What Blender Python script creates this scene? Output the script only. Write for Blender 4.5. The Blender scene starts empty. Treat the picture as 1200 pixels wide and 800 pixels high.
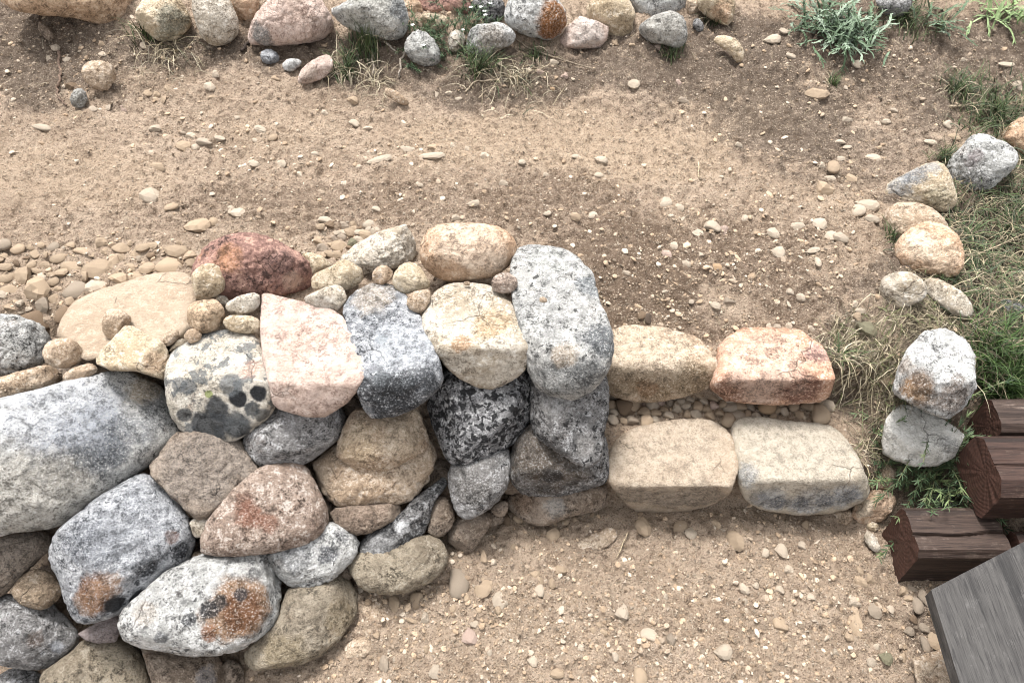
import bpy, bmesh, math, random
import numpy as np
from mathutils import Vector

random.seed(7); RNG = np.random.default_rng(7)
R = math.radians
SC = bpy.context.scene
COL = SC.collection

# ------------------------------------------------------------------ camera, sky, sun, exposure
CAM_H, PITCH, FPX = 2.0, 50.0, 942.0            # metres, degrees below horizontal, focal length in photo pixels
cam_d = bpy.data.cameras.new('camera'); cam = bpy.data.objects.new('camera', cam_d); COL.objects.link(cam)
cam.location = (0, 0, CAM_H); cam.rotation_euler = (R(90 - PITCH), 0, 0)
cam_d.sensor_fit = 'HORIZONTAL'; cam_d.sensor_width = 36.0; cam_d.lens = 36.0 * FPX / 1200.0
cam_d.clip_start = 0.02; cam_d.clip_end = 500.0
SC.camera = cam

SUN_EL, SUN_AZ = 70.0, -25.0                    # azimuth measured from +Y (away from the camera), clockwise
world = bpy.data.worlds.new('World'); SC.world = world; world.use_nodes = True
wn = world.node_tree.nodes; wl = world.node_tree.links
sky = wn.new('ShaderNodeTexSky'); sky.sky_type = 'NISHITA'; sky.sun_disc = False
sky.sun_elevation = R(SUN_EL); sky.sun_rotation = R(SUN_AZ)
sky.air_density = 1.0; sky.dust_density = 4.0; sky.ozone_density = 1.0
hs = wn.new('ShaderNodeHueSaturation'); hs.inputs['Saturation'].default_value = 0.12
bgn = wn['Background']; bgn.inputs['Strength'].default_value = 0.11
wl.new(sky.outputs[0], hs.inputs['Color']); wl.new(hs.outputs[0], bgn.inputs['Color'])
sun_d = bpy.data.lights.new('sun', 'SUN'); sun_d.energy = 1.5; sun_d.angle = R(12); sun_d.color = (1.0, 0.965, 0.925)
sun = bpy.data.objects.new('sun', sun_d); COL.objects.link(sun)
sdir = Vector((math.sin(R(SUN_AZ)) * math.cos(R(SUN_EL)), math.cos(R(SUN_AZ)) * math.cos(R(SUN_EL)), math.sin(R(SUN_EL))))
sun.rotation_euler = (-sdir).to_track_quat('-Z', 'Y').to_euler(); sun.location = (0, 0, 6)
SC.view_settings.view_transform = 'Standard'; SC.view_settings.look = 'None'
SC.view_settings.gamma = 1.0; SC.view_settings.use_curve_mapping = False
SC.view_settings.exposure = 1.78
SC.cycles.filter_width = 1.05

# ------------------------------------------------------------------ camera maths: a pixel gives a direction
cp, sp = math.cos(R(PITCH)), math.sin(R(PITCH))
C0 = np.array([0.0, 0.0, CAM_H]); FWD = np.array([0.0, cp, -sp]); UP = np.array([0.0, sp, cp]); RT = np.array([1.0, 0, 0])
def ray(px, py):
    d = FWD + RT * (px - 600.0) / FPX - UP * (py - 400.0) / FPX
    return d / np.linalg.norm(d)
def at_z(px, py, z):
    d = ray(px, py); return C0 + d * (z - CAM_H) / d[2]
def at_y(px, py, y):
    d = ray(px, py); return C0 + d * y / d[1]
def proj(p):
    q = np.asarray(p) - C0; dep = q @ FWD
    return 600 + FPX * (q @ RT) / dep, 400 - FPX * (q @ UP) / dep, dep

# ------------------------------------------------------------------ noise
def _hash(ix, iy, iz, seed):
    with np.errstate(over='ignore'):
        h = (ix.astype(np.uint32) * np.uint32(374761393) + iy.astype(np.uint32) * np.uint32(668265263)
             + iz.astype(np.uint32) * np.uint32(2147483647) + np.uint32((seed * 974634777) & 0xffffffff))
        h = (h ^ (h >> np.uint32(13))) * np.uint32(1274126177)
        h = h ^ (h >> np.uint32(16)); h = h * np.uint32(2246822519); h = h ^ (h >> np.uint32(15))
    return h.astype(np.float64) / 4294967295.0
def vnoise(P, seed=0):
    """smooth value noise in [-1, 1]; P is (n, 3)"""
    f = np.floor(P); t = P - f; t = t * t * t * (t * (t * 6 - 15) + 10); i = f.astype(np.int64)
    out = np.zeros(len(P))
    for dx in (0, 1):
        wx = t[:, 0] if dx else 1 - t[:, 0]
        for dy in (0, 1):
            wy = t[:, 1] if dy else 1 - t[:, 1]
            for dz in (0, 1):
                wz = t[:, 2] if dz else 1 - t[:, 2]
                out += wx * wy * wz * _hash(i[:, 0] + dx, i[:, 1] + dy, i[:, 2] + dz, seed)
    return out * 2 - 1
def fbm(P, oct=4, seed=0, gain=0.5):
    a, s, o = 1.0, 0.0, np.zeros(len(P)); P = np.array(P, float)
    for k in range(oct):
        o += a * vnoise(P + 17.3 * k, seed + k); s += a; a *= gain; P = P * 2.03
    return o / s
def sstep(a, b, x):
    t = np.clip((np.asarray(x, float) - a) / (b - a), 0, 1); return t * t * (3 - 2 * t)

# ------------------------------------------------------------------ scene-graph helpers
def tag(o, label=None, cat=None, group=None, kind=None):
    if label: o['label'] = label
    if cat: o['category'] = cat
    if group: o['group'] = group
    if kind: o['kind'] = kind
    return o
def empty(name, loc, label=None, cat=None, group=None):
    o = bpy.data.objects.new(name, None); COL.objects.link(o); o.location = loc; o.empty_display_size = 0.05
    return tag(o, label, cat, group)
def np_mesh(name, V, F, smooth=True):
    """V (n,3), F (m,3) or (m,4)"""
    me = bpy.data.meshes.new(name); V = np.asarray(V, np.float32); F = np.asarray(F, np.int32); k = F.shape[1]
    me.vertices.add(len(V)); me.vertices.foreach_set('co', V.ravel())
    me.loops.add(F.size); me.loops.foreach_set('vertex_index', F.ravel())
    me.polygons.add(len(F)); me.polygons.foreach_set('loop_start', np.arange(0, F.size, k, dtype=np.int32))
    me.polygons.foreach_set('loop_total', np.full(len(F), k, np.int32))
    me.polygons.foreach_set('use_smooth', np.full(len(F), smooth, bool))
    me.update(calc_edges=True); me.validate()
    return me
def add_attr(me, name, vals):
    vals = np.asarray(vals, np.float32)
    if vals.ndim == 1:
        a = me.attributes.new(name, 'FLOAT', 'POINT'); a.data.foreach_set('value', vals)
    else:
        if vals.shape[1] == 3: vals = np.concatenate([vals, np.ones((len(vals), 1), np.float32)], 1)
        a = me.attributes.new(name, 'FLOAT_COLOR', 'POINT'); a.data.foreach_set('color', vals.ravel())
def obj(name, me, mat, parent=None, loc=(0, 0, 0)):
    o = bpy.data.objects.new(name, me); COL.objects.link(o)
    if mat is not None and len(me.materials) == 0: me.materials.append(mat)
    if parent is not None:
        o.parent = parent; o.location = Vector(loc) - parent.location
    else: o.location = loc
    return o
_ico = {}
def ico(n):
    if n not in _ico:
        bm = bmesh.new(); bmesh.ops.create_icosphere(bm, subdivisions=n, radius=1.0)
        bm.verts.ensure_lookup_table()
        V = np.array([v.co[:] for v in bm.verts]); F = np.array([[v.index for v in f.verts] for f in bm.faces], np.int32); bm.free()
        _ico[n] = (V / np.linalg.norm(V, axis=1)[:, None], F)
    return _ico[n]

# ------------------------------------------------------------------ material helpers
def srgb(r, g, b):
    f = lambda c: (c / 255 / 12.92) if c / 255 <= 0.04045 else ((c / 255 + 0.055) / 1.055) ** 2.4
    return (f(r), f(g), f(b), 1.0)
def nat(c, sat=0.86, gain=1.02):
    """stone and soil colours: muted"""
    m = sum(c) / 3.0; return srgb(*[min(250, (m + (v - m) * sat) * gain * q) for v, q in zip(c, (1.0, .998, 1.0))])
class NT:
    def __init__(s, name):
        s.m = bpy.data.materials.new(name); s.m.use_nodes = True; s.t = s.m.node_tree; s.n = s.t.nodes; s.l = s.t.links
        s.b = s.n['Principled BSDF']; s.b.inputs['Roughness'].default_value = 0.9
        s.b.inputs['Specular IOR Level'].default_value = 0.25
    def node(s, typ, **kw):
        x = s.n.new(typ)
        for k, v in kw.items(): setattr(x, k, v)
        return x
    def put(s, sock, v):
        if hasattr(v, 'is_output'): s.l.new(v, sock)
        else: sock.default_value = v
    def coord(s): return s.node('ShaderNodeTexCoord').outputs['Object']
    def noise(s, vec, scale, detail=4, rough=0.55, dist=0.0, out=0):
        x = s.node('ShaderNodeTexNoise'); s.put(x.inputs['Vector'], vec); x.inputs['Scale'].default_value = scale
        x.inputs['Detail'].default_value = detail; x.inputs['Roughness'].default_value = rough; x.inputs['Distortion'].default_value = dist
        return x.outputs[out]
    def voro(s, vec, scale, feature='F1', rnd=1.0, out='Distance'):
        x = s.node('ShaderNodeTexVoronoi', feature=feature); s.put(x.inputs['Vector'], vec); x.inputs['Scale'].default_value = scale
        x.inputs['Randomness'].default_value = rnd
        return x.outputs[out]
    def math(s, op, a, b=0.0, clamp=False):
        x = s.node('ShaderNodeMath', operation=op); x.use_clamp = clamp; s.put(x.inputs[0], a); s.put(x.inputs[1], b); return x.outputs[0]
    def ramp(s, v, a, b, lo=0.0, hi=1.0):
        x = s.node('ShaderNodeMapRange'); x.interpolation_type = 'SMOOTHSTEP'; s.put(x.inputs['Value'], v)
        x.inputs['From Min'].default_value = a; x.inputs['From Max'].default_value = b
        x.inputs['To Min'].default_value = lo; x.inputs['To Max'].default_value = hi
        return x.outputs['Result']
    def mix(s, f, a, b, blend='MIX'):
        x = s.node('ShaderNodeMix', data_type='RGBA', blend_type=blend); s.put(x.inputs[0], f); s.put(x.inputs[6], a); s.put(x.inputs[7], b)
        return x.outputs[2]
    def attr(s, name, out='Color'):
        x = s.node('ShaderNodeAttribute'); x.attribute_name = name; return x.outputs[out]
    def bump(s, h, strength=0.5, dist=0.01, nrm=None):
        x = s.node('ShaderNodeBump'); x.inputs['Strength'].default_value = strength; x.inputs['Distance'].default_value = dist
        s.put(x.inputs['Height'], h)
        if nrm is not None: s.l.new(nrm, x.inputs['Normal'])
        return x.outputs['Normal']
    def vmath(s, op, a, b):
        x = s.node('ShaderNodeVectorMath', operation=op); s.put(x.inputs[0], a); s.put(x.inputs[1], b); return x
    def mapping(s, vec, scale=(1, 1, 1), rot=(0, 0, 0), loc=(0, 0, 0)):
        x = s.node('ShaderNodeMapping'); s.put(x.inputs['Vector'], vec); x.inputs['Scale'].default_value = scale
        x.inputs['Rotation'].default_value = rot; x.inputs['Location'].default_value = loc; return x.outputs[0]

# rock families: c1/c2 body colours, lt/dk mineral grains, with amounts
FAM = {
 'tan':    dict(c1=(200, 178, 152), c2=(178, 152, 124), lt=(224, 209, 190), dk=(126, 104, 82),  sp=0.22, blot=0.0, rust=0.10, scale=1.0),
 'pale':   dict(c1=(205, 195, 178), c2=(182, 166, 142), lt=(228, 222, 210), dk=(130, 116, 98), sp=0.25, blot=0.0, rust=0.06, scale=1.0),
 'cream':  dict(c1=(208, 190, 160), c2=(186, 164, 132), lt=(228, 216, 196), dk=(140, 120, 94), sp=0.20, blot=0.0, rust=0.08, scale=1.0),
 'pink':   dict(c1=(208, 184, 170), c2=(195, 169, 153), lt=(222, 205, 193), dk=(150, 118, 104), sp=0.16, blot=0.0, rust=0.0, scale=1.0),
 'brown':  dict(c1=(158, 141, 124),  c2=(130, 113, 96),   lt=(178, 162, 144), dk=(74, 62, 52),   sp=0.30, blot=0.0, rust=0.06, scale=1.0),
 'olive':  dict(c1=(160, 147, 125), c2=(132, 119, 100),  lt=(170, 160, 142), dk=(80, 72, 60),   sp=0.30, blot=0.0, rust=0.05, scale=1.0),
 'grey':   dict(c1=(146, 144, 142), c2=(122, 120, 118), lt=(190, 190, 190), dk=(74, 74, 74),   sp=0.42, blot=0.05, rust=0.03, scale=1.0),
 'blue':   dict(c1=(162, 164, 167), c2=(134, 137, 141), lt=(204, 206, 208), dk=(66, 70, 76),   sp=0.38, blot=0.22, rust=0.02, scale=1.0),
 'white':  dict(c1=(196, 196, 192), c2=(170, 170, 166), lt=(222, 222, 220), dk=(104, 104, 104), sp=0.40, blot=0.06, rust=0.04, scale=1.0),
 'lgrey':  dict(c1=(182, 181, 176), c2=(150, 150, 147), lt=(214, 213, 208), dk=(84, 84, 82), sp=0.34, blot=0.10, rust=0.05, scale=1.0),
 'dusty':  dict(c1=(190, 170, 146), c2=(178, 156, 131), lt=(206, 189, 168), dk=(138, 118, 98), sp=0.10, pit=0.18, blot=0.0, rust=0.04, scale=1.0),
 'dustypale': dict(c1=(192, 180, 160), c2=(180, 168, 148), lt=(208, 199, 184), dk=(132, 124, 112), sp=0.10, pit=0.22, blot=0.0, rust=0.04, scale=1.0),
 'chalk':  dict(c1=(224, 221, 212), c2=(206, 202, 192), lt=(236, 234, 228), dk=(140, 138, 130), sp=0.20, pit=0.35, blot=0.0, rust=0.03, scale=1.0),
 'bw':     dict(c1=(150, 150, 150), c2=(110, 110, 112), lt=(204, 204, 204), dk=(34, 35, 38),   sp=0.50, blot=0.85, rust=0.0, scale=1.0),
 'gneiss': dict(c1=(128, 126, 124), c2=(98, 97, 96),    lt=(172, 172, 172), dk=(44, 44, 46),   sp=0.48, blot=0.40, rust=0.03, scale=1.0),
 'red':    dict(c1=(164, 124, 110),   c2=(132, 98, 88),   lt=(196, 156, 136), dk=(76, 56, 52),   sp=0.30, blot=0.0, rust=0.40, scale=0.7),
 'salmon': dict(c1=(206, 164, 136), c2=(188, 142, 112),  lt=(226, 202, 184), dk=(128, 88, 70),  sp=0.24, blot=0.0, rust=0.12, scale=0.8),
 'orange': dict(c1=(210, 178, 148), c2=(194, 157, 124),  lt=(226, 206, 180), dk=(136, 104, 74),  sp=0.24, blot=0.0, rust=0.16, scale=0.8),
 'pinkgranite': dict(c1=(176, 156, 140), c2=(152, 130, 114), lt=(206, 194, 182), dk=(96, 80, 70), sp=0.42, blot=0.0, rust=0.10, scale=1.0),
 'lichen': dict(c1=(206, 199, 186), c2=(188, 178, 160), lt=(222, 218, 208), dk=(74, 78, 80),   sp=0.18, blot=0.0, patch=0.55, rust=0.14, scale=1.0),
 'mauve':  dict(c1=(156, 142, 138), c2=(138, 124, 120), lt=(176, 166, 162), dk=(104, 94, 92),  sp=0.15, blot=0.0, rust=0.0, scale=1.0),
}
RUST = srgb(150, 92, 50)
def rock_mat(name, fam, seed, stains=(), grain=1.0):
    k = FAM[fam]; t = NT(name); co = t.coord()
    v = t.mapping(co, loc=(seed * 1.37 % 11, seed * 2.11 % 13, seed * 0.73 % 7))
    g = k['scale'] * grain; sp_ = k['sp']
    big = t.noise(v, 9 * g, 4, 0.6)
    col = t.mix(t.ramp(big, 0.36, 0.64), nat(k['c1']), nat(k['c2']))
    mid = t.noise(v, 46 * g, 5, 0.72)
    gr = t.noise(v, 190 * g, 4, 0.8)
    vr = t.ramp(t.noise(t.mapping(v, loc=(2, 9, 4)), 15 * g, 4, 0.6), 0.36, 0.62, 0.25, 1.0)
    pit = t.math('ADD', t.math('MULTIPLY', mid, 0.55), t.math('MULTIPLY', gr, 0.45))      # grains clustered in patches
    col = t.mix(t.math('MULTIPLY', t.ramp(pit, 0.49, 0.585, 0, min(1, k.get('pit', 0.62) + sp_)), vr), col, nat(k['dk'], .86, .80))
    col = t.mix(t.ramp(pit, 0.485, 0.41, 0, 0.55 + sp_), col, nat(k['lt']))
    col = t.mix(t.math('MULTIPLY', t.ramp(gr, 0.56, 0.64, 0, min(1, sp_ * 1.8)), vr), col, nat(k['dk'], .86, .72))
    if k['blot'] > 0:
        bl = t.noise(v, 62 * g, 4, 0.6, 0.5); a = 0.63 - 0.155 * k['blot']
        col = t.mix(t.ramp(bl, a, a + 0.045, 0, 0.92), col, nat(k['dk'], .86, .80))
    if k.get('patch'):
        pa = t.noise(v, 24, 4, 0.6, 0.3)
        col = t.mix(t.ramp(pa, 0.54, 0.58, 0, 0.8), col, t.mix(t.ramp(gr, .4, .62), srgb(60, 64, 68), srgb(134, 138, 138)))
    if k['rust'] > 0:
        ru = t.noise(t.mapping(v, loc=(5, 3, 1)), 13 * g, 5, 0.75)
        col = t.mix(t.ramp(ru, 0.56, 0.74, 0, min(1, k['rust'] * 2.6)), col, nat((168, 120, 78), .9))
    # hairline cracks, only here and there
    wv = t.node('ShaderNodeVectorMath', operation='SCALE'); t.l.new(t.noise(v, 9, 3, 0.6, out=1), wv.inputs[0]); wv.inputs['Scale'].default_value = 0.10
    ck = t.voro(t.vmath('ADD', v, wv.outputs[0]).outputs[0], 5.5, 'DISTANCE_TO_EDGE')
    crk = t.math('MULTIPLY', t.ramp(ck, 0.0, 0.012, 1, 0), t.ramp(t.noise(v, 6, 2), 0.56, 0.64))
    hgt = t.math('ADD', t.math('MULTIPLY', mid, 0.9), t.math('MULTIPLY', gr, 0.62))
    for (p, r, c, s, hard) in stains:
        dv = t.vmath('SUBTRACT', co, tuple(p)); ln = t.node('ShaderNodeVectorMath', operation='LENGTH'); t.l.new(dv.outputs[0], ln.inputs[0])
        nz = t.noise(v, 0.75 / r, 6, 0.75)
        dd = t.math('ADD', t.math('DIVIDE', ln.outputs['Value'], r), t.math('MULTIPLY', t.math('SUBTRACT', nz, 0.5), 2.1 * (1 - hard)))
        f = t.ramp(dd, 1.10, 0.97 - 0.40 * (1 - hard), 0, s)
        if hard < 0.4: f = t.math('MULTIPLY', f, t.ramp(gr, 0.36, 0.50, 0.30, 1.0))
        sc_ = t.mix(t.ramp(pit, 0.46, 0.60), nat(c, .74, 1.0), nat([x * .62 for x in c], .74, 1.0)) if hard < 0.8 else nat(c, .9, 1.0)
        col = t.mix(f, col, sc_)
    col = t.mix(t.math('MULTIPLY', crk, 0.45), col, srgb(70, 60, 52))
    t.l.new(col, t.b.inputs['Base Color'])
    hgt = t.math('SUBTRACT', hgt, t.math('MULTIPLY', crk, 0.35))
    t.l.new(t.bump(hgt, 1.0, 0.015), t.b.inputs['Normal'])
    t.b.inputs['Roughness'].default_value = 0.88
    return t.m

# ------------------------------------------------------------------ terrain
WB_X = np.array([-6.0, -2.4, -1.2, -0.62, -0.39, -0.17, -0.06, 0.09, 0.26])     # foot of the wall
WB_Y = np.array([0.30, 0.40, 0.50, 0.63, 0.82, 0.93, 1.03, 1.04, 1.06])
STEP_R = 0.97
def h_lower(x, y):
    return -0.10 * sstep(-0.35, -1.1, x) - 0.02 * sstep(0.9, 0.5, y)
def h_upper(x, y):
    z = 0.385 + 0.05 * sstep(0.25, -0.3, x) + 0.02 * (np.clip(y, 1.2, 6) - 1.5)
    z = z + 0.15 * sstep(2.2, 2.85, y) + 0.06 * np.clip(y - 3.0, 0, 25)
    z = z - 0.06 * sstep(1.0, 1.5, x) * sstep(2.4, 1.6, y)
    return z
def h_smooth(x, y):
    x = np.asarray(x, float); y = np.asarray(y, float)
    lo, up = h_lower(x, y), h_upper(x, y)
    # wall core
    yb = np.interp(x, WB_X, WB_Y) + 0.10; yt = 1.24 + 0.12 * sstep(-0.2, 0.1, x)
    hw = lo + (up - 0.13 - lo) * np.clip((y - yb - 0.03) / np.maximum(yt - yb, 0.05), 0, 1)
    hw = hw + 0.13 * sstep(1.30, 1.46, y)
    # steps
    st = 0.165 * sstep(1.085, 1.125, y) + 0.165 * sstep(1.325, 1.365, y)
    st = st - 0.03 * sstep(1.33, 1.37, y) * sstep(1.50, 1.42, y) + (up - 0.33) * sstep(1.45, 1.66, y)
    # bank at the right of the steps
    bk = lo + (up - lo) * sstep(1.02, 1.50, y)
    a = sstep(0.19, 0.25, x); b = sstep(STEP_R - 0.03, STEP_R + 0.06, x)
    return (hw * (1 - a) + st * a) * (1 - b) + bk * b
def h_noise(x, y):
    P = np.stack([np.ravel(x), np.ravel(y), np.zeros(np.size(x))], 1).astype(float)
    far = sstep(6, 3.6, np.hypot(P[:, 0], P[:, 1] - 1.5))
    n = 0.022 * fbm(P * 2.6, 3, 1) + 0.011 * fbm(P * 11, 3, 5) + 0.006 * sstep(1.5, 1.9, P[:, 1]) * fbm(P * np.array([3.5, 26, 1]), 3, 15) + far * (0.015 * fbm(P * 34, 3, 9, 0.68) + 0.008 * vnoise(P * 80, 21))
    # calmer where the slabs lie
    calm = sstep(0.16, 0.22, P[:, 0]) * sstep(1.02, 0.96, P[:, 0]) * sstep(1.02, 1.08, P[:, 1]) * sstep(1.56, 1.48, P[:, 1])
    n = n * (1 - 0.75 * calm) - 0.008 * calm
    return n.reshape(np.shape(x))
def height(x, y): return h_smooth(x, y) + h_noise(x, y)
def on_ground(px, py):
    """first hit of a pixel's ray with the terrain"""
    d = ray(px, py); ts = np.linspace(0.9, 7.0, 900); P = C0 + d * ts[:, None]
    g = height(P[:, 0], P[:, 1]); below = np.nonzero(P[:, 2] <= g)[0]
    if len(below) == 0: return P[-1]
    i = below[0]
    if i == 0: return P[0]
    a = P[i - 1][2] - g[i - 1]; b = g[i] - P[i][2]; t = ts[i - 1] + (ts[i] - ts[i - 1]) * a / max(a + b, 1e-9)
    return C0 + d * t

def blobs(px, py, lst, P, seed):
    m = np.zeros(len(px)); w = 0.55 * fbm(P * 6, 4, seed) + 0.25 * fbm(P * 30, 3, seed + 7)
    for (cx, cy, rx, ry, s) in lst:
        d = np.sqrt(((px - cx) / rx) ** 2 + ((py - cy) / ry) ** 2)
        m = np.maximum(m, s * sstep(1.35, 0.65, d + w))
    return m
DARK_BROWN = [(650, 240, 120, 45, .7), (730, 330, 120, 70, 1), (720, 380, 60, 40, 1), (880, 300, 110, 60, .75), (930, 350, 60, 40, .7),
              (330, 240, 110, 32, .6), (480, 235, 90, 30, .55), (810, 390, 110, 28, .7), (150, 262, 150, 28, .35), (1000, 300, 40, 60, .4)]
HUMUS = [(50, 60, 120, 62, 1), (200, 60, 120, 30, .9), (330, 60, 110, 30, .8), (460, 75, 110, 34, 1), (600, 90, 110, 40, 1), (740, 70, 90, 40, .9),
         (870, 70, 110, 60, 1), (930, 140, 90, 55, .9), (1040, 60, 130, 70, .85), (1010, 180, 90, 40, .6), (1150, 80, 90, 70, .9), (790, 125, 60, 34, .5),
         (1000, 430, 60, 60, .9), (1080, 520, 90, 70, 1), (1120, 330, 100, 160, 1), (1090, 740, 30, 60, .8)]
WARM = [(730, 185, 120, 40, 1), (850, 130, 75, 32, 1), (560, 165, 120, 26, .8), (70, 205, 120, 40, .6), (340, 150, 90, 26, .5), (990, 260, 60, 50, .5), (660, 150, 90, 30, .8)]

def graded(a, b, step, far):
    core = list(np.arange(a, b + step * 0.5, step)); s = step; x = core[-1]; hi = []
    while x < far: s *= 1.35; x += s; hi.append(x)
    s = step; x = core[0]; lo = []
    while x > -far: s *= 1.35; x -= s; lo.append(x)
    return np.array(lo[::-1] + core + hi)
xs = graded(-2.25, 2.25, 0.0072, 60); ys = graded(0.36, 3.25, 0.0072, 60)
GX, GY = np.meshgrid(xs, ys); GZ = height(GX, GY)
nx, ny = len(xs), len(ys); idx = np.arange(nx * ny).reshape(ny, nx)
TF = np.stack([idx[:-1, :-1].ravel(), idx[:-1, 1:].ravel(), idx[1:, 1:].ravel(), idx[1:, :-1].ravel()], 1)
TV = np.stack([GX.ravel(), GY.ravel(), GZ.ravel()], 1)
ground_me = np_mesh('ground', TV, TF)
tpx, tpy, tdep = proj(TV); bad = tdep < 0.3; tpx[bad] = 9999
PN = TV * np.array([1, 1, 0]) + np.array([3.1, 7.7, 0])
add_attr(ground_me, 'dark', blobs(tpx, tpy, DARK_BROWN, PN, 31)); add_attr(ground_me, 'humus', blobs(tpx, tpy, HUMUS, PN, 41))
add_attr(ground_me, 'warm', blobs(tpx, tpy, WARM, PN, 51))
def soil_material():
    t = NT('soil'); co = t.coord()
    a = t.noise(co, 6, 6, 0.65); b = t.noise(co, 45, 6, 0.7); c = t.noise(co, 200, 5, 0.78)
    brk = lambda nm: t.ramp(t.math('ADD', t.attr(nm, 'Fac'), t.math('MULTIPLY', t.math('SUBTRACT', t.math('ADD', b, t.math('MULTIPLY', c, .6)), .8), 1.5)), 0.08, 0.98)
    col = t.mix(t.ramp(a, 0.35, 0.68), nat((190, 167, 144), .86, 1.04), nat((171, 148, 125), .86, 1.04))
    col = t.mix(brk('warm'), col, nat((194, 169, 142), .85, 1.02))
    col = t.mix(t.math('MULTIPLY', brk('dark'), 0.74), col, nat((104, 84, 68), .88, .98))
    col = t.mix(t.math('MULTIPLY', brk('humus'), 0.78), col, nat((98, 86, 76), .88, .98))
    col = t.mix(t.ramp(b, 0.50, 0.66, 0, 0.65), col, nat((96, 78, 62), .86, 1.04))
    col = t.mix(t.ramp(b, 0.46, 0.30, 0, 0.55), col, nat((206, 184, 156), .86, 1.04))
    col = t.mix(t.ramp(c, 0.53, 0.64, 0, 0.8), col, nat((86, 70, 56), .86, 1.04))
    col = t.mix(t.ramp(c, 0.43, 0.33, 0, 0.7), col, nat((216, 198, 174), .86, 1.04))
    # grit: tiny pale stones in the soil
    vd = t.voro(co, 150, 'F1'); vc = t.node('ShaderNodeTexVoronoi'); vc.inputs['Scale'].default_value = 150; t.l.new(co, vc.inputs['Vector'])
    sx = t.node('ShaderNodeSeparateColor'); t.l.new(vc.outputs['Color'], sx.inputs[0])
    gm = t.math('MULTIPLY', t.ramp(vd, 0.42, 0.30), t.ramp(sx.outputs[0], 0.68, 0.70))
    col = t.mix(t.math('MULTIPLY', gm, 0.8), col, t.mix(sx.outputs[1], nat((200, 182, 158), .86, 1.04), nat((150, 132, 112), .86, 1.04)))
    t.l.new(col, t.b.inputs['Base Color']); t.b.inputs['Roughness'].default_value = 0.97; t.b.inputs['Specular IOR Level'].default_value = 0.1
    h = t.math('ADD', t.math('ADD', t.math('MULTIPLY', b, 1.0), t.math('MULTIPLY', c, 0.45)), t.math('MULTIPLY', gm, 0.35))
    t.l.new(t.bump(h, 1.0, 0.030), t.b.inputs['Normal'])
    return t.m
ground = obj('ground', ground_me, soil_material()); tag(ground, kind='structure')

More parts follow.
